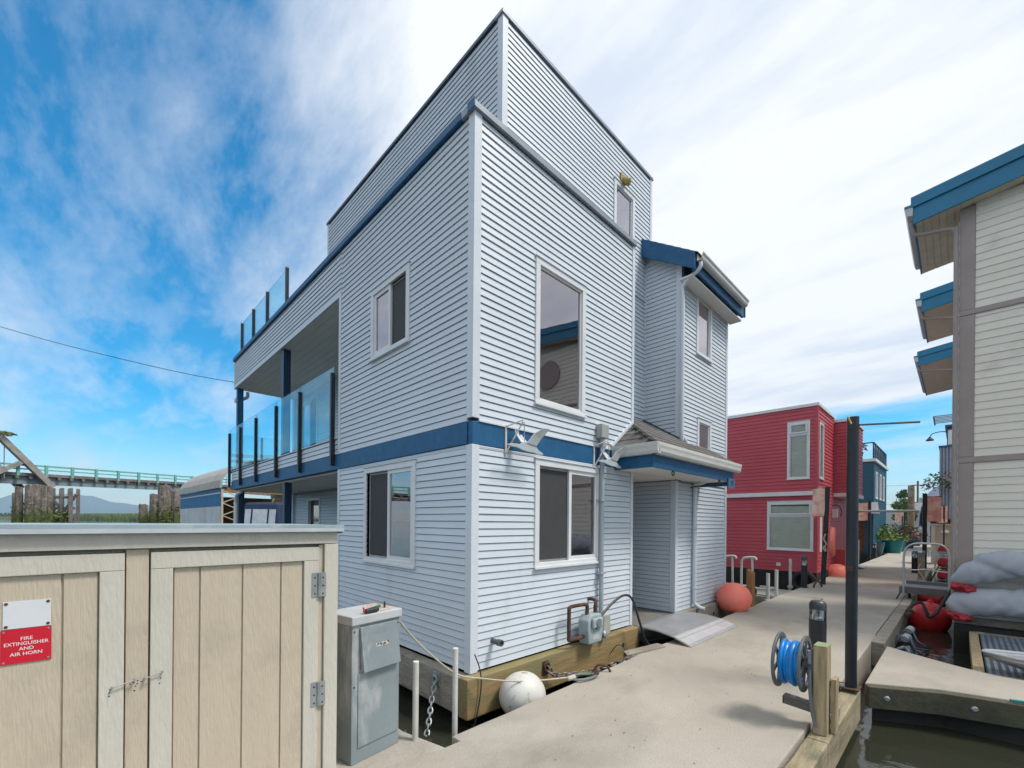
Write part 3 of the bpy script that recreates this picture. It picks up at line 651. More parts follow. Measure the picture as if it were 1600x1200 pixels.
sub(gm, 'gas_pipe', pipe([(.18, 1.70, .26), (.17, 1.56, .25), (.15, 1.44, .25), (.15, 1.43, .30), (.15, 1.43, .60), (.15, 1.44, .65), (.15, 1.52, .66), (.17, 1.70, .66), (.18, 1.76, .64), (.18, 1.76, .52)]), RUST, smooth=True)
sub(gm, 'gas_pipe', pipe([(.18, 1.94, .52), (.18, 1.94, .62), (.17, 1.97, .66), (.10, 2.02, .68), (.01, 2.02, .68)]), RUST, smooth=True)
sub(gm, 'regulator', MB().lathe((.15, 2.17, .20), [(.03, -.05), (.055, -.03), (.055, .03), (.03, .05)], 12, (1, .3, .2)), GALV)
tag(MB().tube(smoothpath([(.29, 1.80, .36), (.25, 1.95, .47), (.25, 2.25, .63), (.26, 2.52, .70), (.28, 2.70, .62), (.30, 2.86, .30), (.33, 2.98, .02), (.40, 3.04, -.10)], 7), .017, 8).build('hose', HOSEK, smooth=True), 'black flexible hose arching from the gas meter down to the dock', 'hose')

# ================================================================== THINGS AROUND THE HOUSE
# two geese hung on brackets
def goose(y, sc, label):
    g = thing('goose_ornament', label, 'ornament', (.02, y, 2.5), 'bird ornaments hung on wall brackets')
    x = .17
    F = Fr((x, y, 2.57), (0, 1, 0), (1, 0, 0))
    P = lambda q: [F.p(a * sc, 0, c * sc) for a, c in q]
    MB().prism(P([(-.38, -.06), (-.26, -.035), (-.14, -.03), (-.05, .015), (.05, .025), (.14, -.02), (.22, -.075), (.28, -.09), (.30, -.12), (.2, -.125), (.12, -.11), (.02, -.11), (-.08, -.10), (-.2, -.075), (-.30, -.075)]), (.02, 0, 0)).build('body', M('goose_grey', (.46, .52, .54), .5), g, bev=.004)
    MB().prism([F.p(a * sc, b * sc, c * sc) for a, b, c in [(-.02, .02, .0), (.15, .02, -.02), (.20, .05, .07), (.26, .09, .15), (.29, .12, .21), (.18, .11, .20), (.06, .06, .12)]], (.012, 0, 0)).build('wing', M('goose_white', (.62, .63, .63), .5), g)
    MB().prism([F.p(a * sc, b * sc, c * sc) for a, b, c in [(-.10, -.01, .0), (.0, -.01, .02), (-.02, -.09, .12), (-.045, -.1, .10), (-.05, -.12, .17), (-.075, -.11, .12), (-.09, -.13, .19), (-.115, -.1, .13)]], (.012, 0, 0)).build('wing', MATS['goose_white'], g)
    b = MB(); yb = y - .21 * sc
    b.box(.018, yb - .012, 2.43, .032, yb + .012, 2.76); b.tube([(.03, yb, 2.46), (x - .01, y - .06 * sc, 2.80)], .010, 6); b.tube([(.03, yb, 2.75), (x - .01, y - .06 * sc, 2.82)], .008, 6)
    b.build('bracket', M('bracket_rusty_white', (.58, .55, .51), .6, (.36, .24, .15), 14, lo=.38, hi=.48), g)
    MB().tube([(x, y - .05 * sc, 2.80), (x, y - .04 * sc, 2.57)], .005, 5).build('hanger', GALV, g)
goose(.63, .86, 'grey metal goose on a wall bracket above the lower window, nearer the house corner')
goose(2.28, .84, 'grey metal goose on a wall bracket beside the conduit and the entry canopy')

# chains, ropes and buoys along the gap
def chain(name, pts, link_l, r, mat, label, sag=0):
    pts = smoothpath(pts, 10); L = 0; seg = []
    for a, b in zip(pts[:-1], pts[1:]): seg.append((L, a, b)); L += (b - a).length
    mb = MB(); n = int(L / (link_l * .72)); upv = V((.2, .1, 1))
    for i in range(n):
        s = (i + .5) * L / n
        for l0, a, b in seg:
            if l0 <= s <= l0 + (b - a).length + 1e-6: p = a + (b - a) * ((s - l0) / max((b - a).length, 1e-6)); t = (b - a).normalized()
        sd_ = t.cross(upv).normalized(); ot = t.cross(sd_)
        k = sd_ if i % 2 else ot
        path = []
        for j in range(10):
            an = 2 * math.pi * j / 10; path.append(p + t * math.cos(an) * link_l / 2 + k * math.sin(an) * link_l * .3)
        mb.tube(path, r, 5, closed=True)
    return tag(mb.build(name, mat, smooth=True), label, 'chain')
chain('chain', [(.14, 1.02, .02), (.20, 1.10, -.08), (.34, 1.45, -.11), (.50, 1.90, -.06), (.62, 2.05, .0)], .085, .011, M('dull_chain', (.30, .28, .26), .6, (.14, .09, .07), 20, metal=.4), 'dull steel mooring chain from the timber rim to the dock edge')
chain('chain', [(-.40, -.15, .0), (-.36, -.22, -.14), (-.22, -.36, -.36), (-.10, -.5, -.55)], .075, .009, GALV, 'galvanised chain hanging from the shaded timber below the house corner')
e = thing('eye_plate', 'rusty eye bolt on the pale timber rim behind the white buoy', 'eye bolt', (.13, 1.02, .0))
MB().box(.126, .97, -.08, .135, 1.07, .08).build('plate', RUST, e); MB().tube([V((.155, 1.02 + .04 * math.cos(a), .02 + .05 * math.sin(a))) for a in [i * math.pi / 5 for i in range(10)]], .014, 6, closed=True).build('eye', RUST, e)
e = thing('eye_plate', 'galvanised eye plate bolted to the shaded timber left of the house corner', 'eye bolt', (-.4, -.14, .0))
MB().box(-.46, -.145, -.05, -.34, -.136, .09).build('plate', GALV, e, bev=.004); MB().tube([V((-.40 + .035 * math.cos(a), -.16, .01 + .045 * math.sin(a))) for a in [i * math.pi / 5 for i in range(10)]], .013, 6, closed=True).build('eye', GALV, e)
def buoy(c, r, mat, label, name='mooring_buoy', sq=1.0, ax=(0, 0, 1), neck=True):
    b = thing(name, label, 'buoy', c)
    prof = []
    for i in range(17):
        an = -math.pi / 2 + math.pi * i / 16; prof.append((max(.002, r * math.cos(an) * (1 + .02 * math.sin(3 * an))), r * sq * math.sin(an)))
    MB().lathe(c, prof, 28, ax).build('body', mat, b, smooth=True)
    if neck: MB().lathe(V(c) + V(ax).normalized() * r * sq * .96, [(.05, -.02), (.055, .03), (.035, .05), (.035, .08), (.045, .09)], 12, ax).build('eye_boss', mat, b, smooth=True)
    return b
buoy((.36, .40, -.09), .243, BUOYW, 'scuffed white ball buoy squeezed between the house timber and the dock', ax=(.2, .95, -.2), neck=False)
buoy((.36, 6.45, .215), .325, BUOYO, 'bright orange ball buoy at the far corner of the grey house', ax=(.3, .6, -.8), sq=.97)
buoy((.66, 15.2, -.02), .42, BUOYO, 'orange ball buoy against the red house corner, lying low by the dock', ax=(.2, .6, -.7))
buoy((3.07, 9.62, -.22), .35, BUOYR, 'faded red ball buoy floating in the water pocket beside the cart', ax=(.1, .1, 1))
buoy((2.98, 12.6, -.18), .33, M('dark_red_buoy', (.35, .012, .02), .45), 'dark red ball buoy half hidden behind the cart platform', ax=(.1, .1, 1))
# white line from the pedestal to the dock ring
tag(MB().tube(smoothpath([(.27, -1.02, .93), (.16, -.72, .62), (.14, -.30, .25), (.24, -.02, .155), (.42, .22, .12), (.50, .55, .07), (.60, .86, .05)], 8), .0085, 6).build('mooring_line', ROPE, smooth=True), 'thin pale rope from the electrical pedestal over the white buoy', 'rope')
tag(MB().tube(smoothpath([(.14, -.06, .38), (.15, .0, .22), (.155, .015, .05), (.15, -.03, -.22), (.13, -.06, -.34)], 6), .007, 6).build('cable', HOSEK, smooth=True), 'thin black cable hanging down the house corner', 'cable')
th = thing('rope_thimble', 'grey rope thimble and rusty shackle lying on the dock edge by the white buoy', 'shackle', (.66, .95, .0))
MB().tube([V((.66, 1.04, .03)) + V((.4, .9, 0)).normalized() * .16 * math.cos(a) + V((-.9, .4, 0)).normalized() * .075 * math.sin(a) * (1 - .35 * math.cos(a)) for a in [i * math.pi / 10 for i in range(20)]], .014, 6, closed=True).build('thimble', M('thimble_green_grey', (.16, .20, .19), .5), th, smooth=True)
MB().tube(smoothpath([(.70, 1.13, .02), (.74, 1.19, .05), (.70, 1.25, .05), (.66, 1.20, .02), (.70, 1.13, .03)], 5), .016, 6).build('shackle', RUST, th, smooth=True)
MB().lathe((.62, .88, .045), [(.018, -.05), (.026, -.04), (.026, .04), (.018, .05)], 8, (.3, .9, .1)).build('rope_clamp', ROPE, th)
MB().tube(smoothpath([(.60, 1.32, .0), (.62, 1.36, .07), (.70, 1.42, .07), (.73, 1.46, .0)], 5), .013, 6).build('dock_ring', RUST, th, smooth=True)
def weed(x, y, z, r, n, label, mat=LEAFY):
    mb = MB()
    for i in range(n):
        a = random.uniform(0, 6.28); d = V((math.cos(a), math.sin(a), random.uniform(.2, 1))).normalized() * r * random.uniform(.5, 1); s = d.cross(V((0, 0, 1))).normalized() * r * .22
        p = V((x, y, z)) + V((random.uniform(-r, r) * .4, random.uniform(-r, r) * .4, 0))
        mb.add([p, p + d * .6 + s, p + d, p + d * .6 - s], [(0, 1, 2, 3)])
    return tag(mb.build('weed', mat), label, 'plant')
weed(.60, 1.13, .0, .075, 26, 'yellow-green weed growing through the rope thimble on the dock edge')
weed(.53, 2.16, .0, .07, 26, 'moss tuft on the broken dock edge below the gas hose', MOSS)
weed(-.15, -.80, -.42, .20, 40, 'grass tuft in the dark gap below the white pipes', LEAFG)
tag(MB().hexa([(.44, 2.20, -.05), (.56, 2.10, -.05), (.70, 2.86, -.03), (.56, 2.9, -.03), (.44, 2.20, .03), (.56, 2.10, .03), (.70, 2.86, .028), (.56, 2.9, .03)]).build('loose_plank', TIMBG, bev=.01), 'short grey plank lying along the dock edge before the ramp', 'plank')
tag(MB().tube(smoothpath([(.13, 2.40, -.10), (.22, 2.42, .02), (.32, 2.44, -.02), (.40, 2.35, -.2), (.36, 2.22, -.3)], 6), .006, 5).build('wire_loop', HOSEK), 'thin wire loop sticking out of the gap by the timber rim', 'wire')

# boarding ramp
rp = thing('boarding_ramp', 'ribbed aluminium boarding ramp in front of the entry porch', 'ramp', (.5, 3.9, 0))
prof = [(.06, .150), (.45, .135), (.68, .10), (.95, .012)]
def ramp_y(x): return (3.17 - .06 * x, 4.80 + .12 * x)
mb = MB(); vs = []; n = len(prof)
for x, z in prof:
    a, b = ramp_y(x); vs += [(x, a, z), (x, b, z), (x, a, z - .018), (x, b, z - .018)]
fs = []
for i in range(n - 1):
    o = 4 * i; fs += [(o, o + 1, o + 5, o + 4), (o + 2, o + 6, o + 7, o + 3), (o, o + 4, o + 6, o + 2), (o + 1, o + 3, o + 7, o + 5)]
fs += [(0, 2, 3, 1), (4 * n - 4, 4 * n - 3, 4 * n - 1, 4 * n - 2)]
mb.add(vs, fs).build('deck_plate', ALU, rp)
def rz(x):
    for (x0, z0), (x1, z1) in zip(prof[:-1], prof[1:]):
        if x0 <= x <= x1: return z0 + (z1 - z0) * (x - x0) / (x1 - x0)
    return .0
x = .14
while x < .67:
    a, b = ramp_y(x); MB().hexa([(x, a + .02, rz(x)), (x + .014, a + .02, rz(x + .014)), (x + .014, b - .02, rz(x + .014)), (x, b - .02, rz(x)), (x + .003, a + .02, rz(x) + .006), (x + .011, a + .02, rz(x) + .006), (x + .011, b - .02, rz(x) + .006), (x + .003, b - .02, rz(x) + .006)]).build('tread_rib', ALU, rp); x += .030
for x0, x1 in ((.70, .76), (.775, .90)):
    a, b = ramp_y(x0); MB().hexa([(x0, a, rz(x0) + .001), (x1, a, rz(x1) + .001), (x1, b, rz(x1) + .001), (x0, b, rz(x0) + .001), (x0, a, rz(x0) + .006), (x1, a, rz(x1) + .006), (x1, b, rz(x1) + .006), (x0, b, rz(x0) + .006)]).build('edge_strip', M('bright_aluminium', (.72, .72, .72), .35, metal=.6), rp)
tag(MB().tube([(.1, 3.3, -.16), (.56, 4.5, -.16)], .05, 10).build('drain_pipe', HOSEK, smooth=True), 'black pipe in the dark gap under the boarding ramp', 'pipe')

# storage locker at the left with two panelled doors
LK = thing('storage_locker', 'beige plywood storage locker with two doors and a metal roof, foreground', 'locker', (.2, -2.6, -.06))
LX = .70; FK = Fr((LX, 0, 0), (0, 1, 0), (1, 0, 0))
MB().box(-.30, -4.1, 1.655, .752, -1.655, 1.672).build('roof_sheet', ROOFM, LK)
MB().box(.735, -4.1, 1.632, .752, -1.655, 1.6545).build('roof_drip_edge', M('drip_edge_pale', (.50, .54, .56), .4), LK)
MB().box(-.30, -1.671, 1.62, .733, -1.656, 1.6545).build('roof_drip_edge', ROOFM, LK)
MB().fbox(FK, -4.1, -1.685, -.012, .016, 1.556, 1.652).build('fascia_board', LOCKT, LK, bev=.003)
MB().box(-.25, -4.05, -.05, .655, -1.69, 1.55).build('carcass', LOCK, LK)
MB().fbox(FK, -1.762, -1.678, -.06, .016, -.05, 1.552).build('corner_post', LOCKT, LK, bev=.003)
MB().box(-.25, -1.69, -.05, .635, -1.67, 1.62).build('side_panel', LOCK, LK)
MB().fbox(FK, -2.698, -2.613, -.04, -.006, -.05, 1.552).build('centre_post', LOCK, LK, bev=.003)
MB().fbox(FK, -1.79, -1.766, -.05, -.004, -.05, 1.548).build('jamb', LOCK, LK)
def locker_door(a0, a1, gro):
    d = MB().fbox(FK, a0, a1, -.044, -.022, .06, 1.535).build('door', LOCK, LK)
    sub(d, 'top_rail', MB().fbox(FK, a0, a1, -.0215, .004, 1.452, 1.535), LOCKT, bev=.003)
    sub(d, 'bottom_rail', MB().fbox(FK, a0, a1, -.0215, .004, .06, .15), LOCKT, bev=.003)
    sub(d, 'stile', MB().fbox(FK, a0, a0 + .088, -.0215, .003, .151, 1.451), LOCKT, bev=.003)
    sub(d, 'stile', MB().fbox(FK, a1 - .088, a1, -.0215, .003, .151, 1.451), LOCKT, bev=.003)
    edges = [a0 + .09] + [g for g in gro if a0 + .09 < g < a1 - .09] + [a1 - .09]
    for p, q in zip(edges[:-1], edges[1:]):
        sub(d, 'board', MB().fbox(FK, p + .004, q - .004, -.0215, -.012, .152, 1.4505), LOCK, bev=.002)
    return d
d1 = locker_door(-3.62, -2.703, (-3.31, -3.11, -2.912)); d2 = locker_door(-2.606, -1.792, (-2.404, -2.207, -2.008))
for z in (1.30, .62):
    hg = MB(); hg.fbox(FK, -1.835, -1.800, .0045, .0075, z - .075, z + .075); hg.fbox(FK, -1.79, -1.755, .0165, .0195, z - .075, z + .075); hg.tube([FK.p(-1.795, .013, z - .075), FK.p(-1.795, .013, z + .075)], .006, 8)
    h = hg.build('hinge', GALV, LK)
    for i in range(6): sub(h, 'screw', MB().lathe(FK.p(-1.818 + .045 * (i % 2), .008 + .012 * (i % 2), z - .055 + .05 * (i // 2)), [(.006, 0), (.006, .001), (.002, .002)], 6, (1, 0, 0)), RUST)
for a0, a1, z in ((-2.745, -2.665, .915), (-2.625, -2.56, .93)):
    mb = MB(); mb.tube([FK.p(a0, .018, z - .012), FK.p(a1, .016, z + .006)], .003, 6)
    for a, zz_ in ((a0, z - .012), (a1, z + .006)): mb.tube([FK.p(a, -.005, zz_), FK.p(a, .024, zz_)], .005, 6)
    mb.build('hook_latch', GALV, LK)
for i in range(13):
    a = random.choice([random.uniform(-2.77, -2.72), random.uniform(-2.69, -2.63), random.uniform(-2.6, -2.54)]); z = random.uniform(.86, .91)
    MB().lathe(FK.p(a, .0032 if not -2.698 < a < -2.613 else -.0058, z), [(.0035, 0), (.003, .0005)], 6, (1, 0, 0)).build('screw_hole', DARK, LK)
sg = thing('blank_sign', 'blank white metal plate screwed above the red sign on the locker', 'sign', (LX, -3.01, 1.28))
MB().fbox(FK, -3.086, -2.946, -.010, -.007, 1.228, 1.345).build('plate', SIGNW, sg)
for a in (-3.077, -2.955):
    for z in (1.238, 1.335): MB().lathe(FK.p(a, -.007, z), [(.006, 0), (.006, .002), (.003, .003)], 8, (1, 0, 0)).build('screw', RUST, sg)
sg = thing('fire_sign', 'red plate sign about a fire extinguisher and air horn on the locker', 'sign', (LX, -3.01, 1.15))
MB().fbox(FK, -3.092, -2.944, -.010, -.007, 1.078, 1.225).build('plate', SIGNR, sg)
for t_, z in (('FIRE', 1.182), ('EXTINGUISHER', 1.161), ('AND', 1.139), ('AIR HORN', 1.117)):
    text_mb(t_, .0205, FK, -3.018, z, -.0065, bold=.00015, sx=.98 if t_ != 'EXTINGUISHER' else .93).build('lettering', LETTER, sg)
for a in (-3.083, -2.953):
    for z in (1.087, 1.216): MB().lathe(FK.p(a, -.007, z), [(.004, 0), (.004, .002)], 8, (1, 0, 0)).build('screw', GALV, sg)

# electrical pedestal
PD = thing('electrical_pedestal', 'weathered grey-blue electrical pedestal with a rusty lid beside the locker', 'pedestal', (.2, -1.25, -.06))
def PF(a, b, c): return FPd.p(a, b, c)
FPd = Fr((.47, -1.47, 0), V((-.075, .42, 0)).normalized(), V((.42, .075, 0)).normalized())
MB().fbox(FPd, .0, .43, -.32, 0, -.06, .985).build('cabinet', PED, PD, bev=.006)
MB().fbox(FPd, -.012, .442, -.335, .018, .945, 1.012).build('lid', PEDT, PD, bev=.008)
MB().hexa([FPd.p(.07, .012, .60), FPd.p(.405, .012, .60), FPd.p(.405, .05, .60), FPd.p(.07, .05, .60), FPd.p(.06, .002, .925), FPd.p(.39, .002, .925), FPd.p(.39, .018, .925), FPd.p(.06, .018, .925)]).build('flap', PED, PD, bev=.003)
MB().fbox(FPd, .05, .41, .001, .008, .05, .59).build('lower_panel', PED, PD, bev=.003)
MB().lathe(FPd.p(.235, .022, .86), [(.055, -.006), (.055, .002), (.05, .003)], 20, tuple(FPd.n)).build('meter_disc', PED, PD)
MB().fbox(FPd, .18, .30, .030, .034, .705, .79).build('data_plate', M('data_plate_print', (.50, .50, .47), .5, (.05, .05, .05), 55, 2, lo=.46, hi=.5), PD)
for a, z in ((.02, .90), (.02, .5), (.41, .90)): MB().lathe(FPd.p(a, .001, z), [(.007, 0), (.006, .003)], 8, tuple(FPd.n)).build('bolt', RUST, PD)
nz_ = thing('hose_nozzle', 'green and black hose nozzle lying on the pedestal lid', 'nozzle', FPd.p(.2, -.06, 1.012))
MB().tube([FPd.p(.11, .0, 1.034), FPd.p(.22, -.005, 1.036)], [.017, .021], 10).build('grip', HOSEK, nz_, smooth=True)
MB().tube([FPd.p(.13, -.04, 1.028), FPd.p(.22, -.07, 1.028), FPd.p(.32, -.11, 1.03)], .013, 8).build('barrel', M('nozzle_green', (.01, .20, .13), .4), nz_, smooth=True)
MB().tube([FPd.p(.105, .0, 1.03), FPd.p(.115, -.03, 1.055)], .008, 6).build('trigger', M('nozzle_red', (.45, .03, .02), .4), nz_)
tag(MB().tube([FPd.p(.36, -.10, 1.01), FPd.p(.362, -.10, 1.06)], .009, 6).build('eye_hook', RUST), 'small rusty hook standing on the pedestal lid', 'hook')
tag(MB().tube(smoothpath([(.36, -1.62, .95), (.40, -1.60, .6), (.41, -1.58, .3), (.34, -1.56, .0)], 6), .008, 6).build('cable', ROPE), 'pale cable hanging between the locker and the pedestal', 'cable')
PW = 'standing white pipes beside the pedestal'
for (x, y, zt, lb) in ((.45, -.93, .57, 'shorter white plastic pipe standing next to the electrical pedestal'), (.45, -.535, .60, 'white plastic pipe standing in front of the house corner')):
    p = thing('standing_pipe', lb, 'pipe', (x, y, -.5), PW)
    MB().tube([(x, y, -.8), (x + .004, y, zt)], .024, 14).build('pipe', PVC, p, smooth=True); MB().lathe((x + .004, y, zt), [(.0245, -.004), (.024, .004), (.015, .005)], 14).build('cap', M('pvc_cap', (.72, .72, .70), .5), p)

# ------------------------------------------------------------------ near right: bollard lamps, pole, hose reel
def bollard(x, y, h, label, r=.072, z=0):
    b = thing('bollard_lamp', label, 'lamp', (x, y, z), 'black bollard lamps along the dock')
    MB().lathe((x, y, z), [(r * 1.25, 0), (r * 1.25, .015), (r, .02), (r, h - .26)], 24).build('post', BLK, b, smooth=True)
    MB().lathe((x, y, z + h - .26), [(r * .8, 0), (r * .8, .012), (r * .62, .02), (r * .2, .12), (r * .12, .125)], 24).build('reflector', M('reflector_chrome', (.7, .72, .74), .18, metal=.9), b, smooth=True)
    MB().lathe((x, y, z + h - .255), [(r * .98, 0), (r * .98, .13), (r * .94, .13), (r * .94, 0)], 24).build('lens', glass('lens_glass', (.92, .93, .93)), b, smooth=True)
    MB().lathe((x, y, z + h - .125), [(r, 0), (r, .055), (r * .95, .085), (r * .75, .112), (r * .4, .124), (r * .05, .127)], 24).build('cap', M('cap_dark', (.045, .05, .055), .4), b, smooth=True)
bollard(2.18, 4.22, .69, 'nearest black bollard lamp, standing behind the blue hose reel', .10)
bollard(.58, 11.1, .86, 'black bollard lamp on the dock in front of the red house')
bollard(.45, 26.5, .80, 'black bollard lamp far down the dock next to the teal planter', .09)
bollard(2.40, 18.6, .80, 'black bollard lamp by the right edge beyond the cart handle', .09)

pl = thing('dock_pole', 'tall square-cut black steel pole at the dock edge with two arms', 'pole', (2.72, 2.9, 0))
MB().lathe((2.72, 2.9, .0), [(.052, 0), (.052, 2.83), (.045, 2.832)], 28).build('tube', BLK, pl, smooth=True)
MB().tube([(2.745, 2.9, 2.745), (3.235, 2.9, 2.70)], .010, 8).build('arm', M('arm_grey', (.12, .12, .115), .5), pl); MB().tube([(2.745, 2.9, 1.845), (3.235, 2.9, 1.843)], .012, 8).build('arm', M('arm_pale', (.22, .21, .2), .5), pl)
MB().tube([(2.685, 2.86, 2.835), (2.715, 2.835, 2.75)], .009, 6).build('cleat', M('brass', (.45, .36, .10), .4, metal=.5), pl)
MB().lathe((2.71, 2.848, 2.71), [(.012, 0), (.012, .014), (.004, .015)], 8, (0, -1, 0)).build('bolt', RUST, pl); MB().box(2.675, 2.838, 1.225, 2.735, 2.846, 1.275).build('rust_patch_plate', RUST, pl)
MB().box(2.45, 2.84, .004, 2.68, 2.94, .014).build('base_plate', GALV, pl); MB().box(2.60, 2.80, .0, 2.80, 3.0, .012).build('base_plate', RUST, pl)
for x in (2.5, 2.56, 2.62): MB().lathe((x, 2.89, .014), [(.012, 0), (.012, .012), (.006, .014)], 6).build('bolt', GALV, pl)

rp_ = thing('reel_post', 'pale timber post carrying the hose reel at the dock edge', 'post', (2.765, 1.6, -.3))
MB().box(2.66, 1.50, -.034, 2.755, 1.66, .695).build('post', POSTW, rp_, bev=.006)
MB().box(2.66, 1.50, .6955, 2.755, 1.66, .70).build('green_top', M('green_stain', (.13, .25, .11), .8, (.35, .30, .2), 30), rp_)
MB().box(2.765, 1.60, -.033, 2.80, 1.72, .42).build('side_strip', POSTW, rp_, bev=.004)
jb = thing('junction_box', 'grey electrical box on the timber at the foot of the reel post', 'electrical box', (2.7, 1.9, 0))
MB().box(2.655, 1.86, -.03, 2.76, 2.06, .06).build('box', GALV, jb, bev=.008); MB().lathe((2.72, 1.85, .02), [(.03, 0), (.03, .04), (.018, .05)], 12, (0, -1, 0)).build('gland', PVC, jb); MB().tube(smoothpath([(2.72, 1.80, .02), (2.70, 1.70, -.02), (2.66, 1.60, -.10), (2.65, 1.55, -.2)], 5), .015, 8).build('cable', PIPEG, jb, smooth=True)
RL = thing('hose_reel', 'grey hose reel wound with bright blue hose', 'hose reel', (2.59, 1.58, .2))
RY, RZc = 1.58, .51
def ring(x, r0, r1, t=.02):
    n = 36; mb = MB(); vs = []
    for xx in (x, x + t):
        for rr in (r0, r1):
            for j in range(n): an = 2 * math.pi * j / n; vs.append((xx, RY + rr * math.cos(an), RZc + rr * math.sin(an)))
    fs = []
    for j in range(n):
        k = (j + 1) % n
        fs += [(j, k, n + k, n + j), (2 * n + j, 3 * n + j, 3 * n + k, 2 * n + k), (n + j, n + k, 3 * n + k, 3 * n + j), (j, 2 * n + j, 2 * n + k, k)]
    return mb.add(vs, fs)
for x in (2.385, 2.575):
    d = ring(x, .195, .238).build('flange', REELG, RL, bev=.004)
    for j in range(6):
        an = j * math.pi / 3 + .3; sub(d, 'spoke', MB().bar((x + .01, RY + .05 * math.cos(an), RZc + .05 * math.sin(an)), (x + .01, RY + .2 * math.cos(an), RZc + .2 * math.sin(an)), .03, .015, (1, 0, 0)), REELG)
    sub(d, 'hub', MB().lathe((x, RY, RZc), [(.06, 0), (.06, .025), (.03, .03)], 16, (1, 0, 0)), REELG)
MB().tube([(2.38, RY, RZc), (2.655, RY, RZc)], .045, 14).build('drum', REELG, RL, smooth=True)
hp = []
for i in range(230):
    t_ = i / 229; an = 2 * math.pi * t_ * 5.2; x = 2.425 + .135 * t_; r_ = .155 + .014 * math.sin(an * .31 + 1)
    hp.append((x, RY + r_ * math.cos(an) * .97, RZc + r_ * math.sin(an) * 1.06 - .012))
MB().tube(hp, .0195, 9).build('hose_coil', HOSEB, RL, smooth=True)
MB().tube([(x_, y_, z_) for x_, y_, z_ in [(2.42 + .14 * i / 150, RY + .125 * math.cos(i * .32), RZc + .125 * math.sin(i * .32)) for i in range(150)]], .018, 7).build('hose_coil', HOSEB, RL, smooth=True)
mb = MB().prism([(2.43, RY - .05, .19), (2.43, RY + .05, .19), (2.655, RY + .05, .17), (2.655, RY - .05, .17)], (0, 0, .018)); mb.prism([(2.43, RY - .05, .19), (2.43, RY - .035, .19), (2.655, RY - .035, .17), (2.655, RY - .05, .17)], (0, 0, -.05)); mb.box(2.43, RY - .05, .14, 2.445, RY + .05, .207)
mb.build('guide_arm', M('guide_brown_grey', (.11, .10, .09), .5), RL, bev=.004)
MB().box(2.64, RY - .06, .12, 2.659, RY + .06, .66).build('wall_plate', REELG, RL)
MB().tube(smoothpath([(2.625, RY - .02, .52), (2.635, RY - .07, .46), (2.64, RY - .10, .38), (2.65, RY - .11, .26), (2.66, RY - .10, .14), (2.685, RY - .10, .03)], 6), .013, 8).build('feed_hose', M('feed_hose_grey', (.16, .17, .18), .5), RL, smooth=True)
MB().tube([(2.63, RY - .04, .64), (2.63, RY - .04, .53)], .022, 10).build('swivel', GALV, RL)
mb = MB()
for i in range(150):
    x = random.uniform(.8, 2.55); y = random.uniform(-1.0, 9); a = random.uniform(0, 6.28); l = random.uniform(.004, .014); d = V((math.cos(a), math.sin(a), 0)); k = V((-d.y, d.x, 0)) * .5; p = V((x, y, .006))
    mb.add([p - d * l, p + k * l, p + d * l + V((0, 0, .003)), p - k * l], [(0, 1, 2, 3)])
o = mb.build('debris', M('debris_brown', (.16, .12, .08), .9), kind='stuff'); o['label'] = 'specks of grit and leaf litter scattered on the dock'; o['category'] = 'litter'
# manhole outline on dock
struct(MB().box(1.32, 8.6, .003, 1.34, 9.3, .006).build('dock_joint', HULL)); struct(MB().box(1.12, 9.285, .003, 1.32, 9.3, .006).build('dock_joint', HULL))

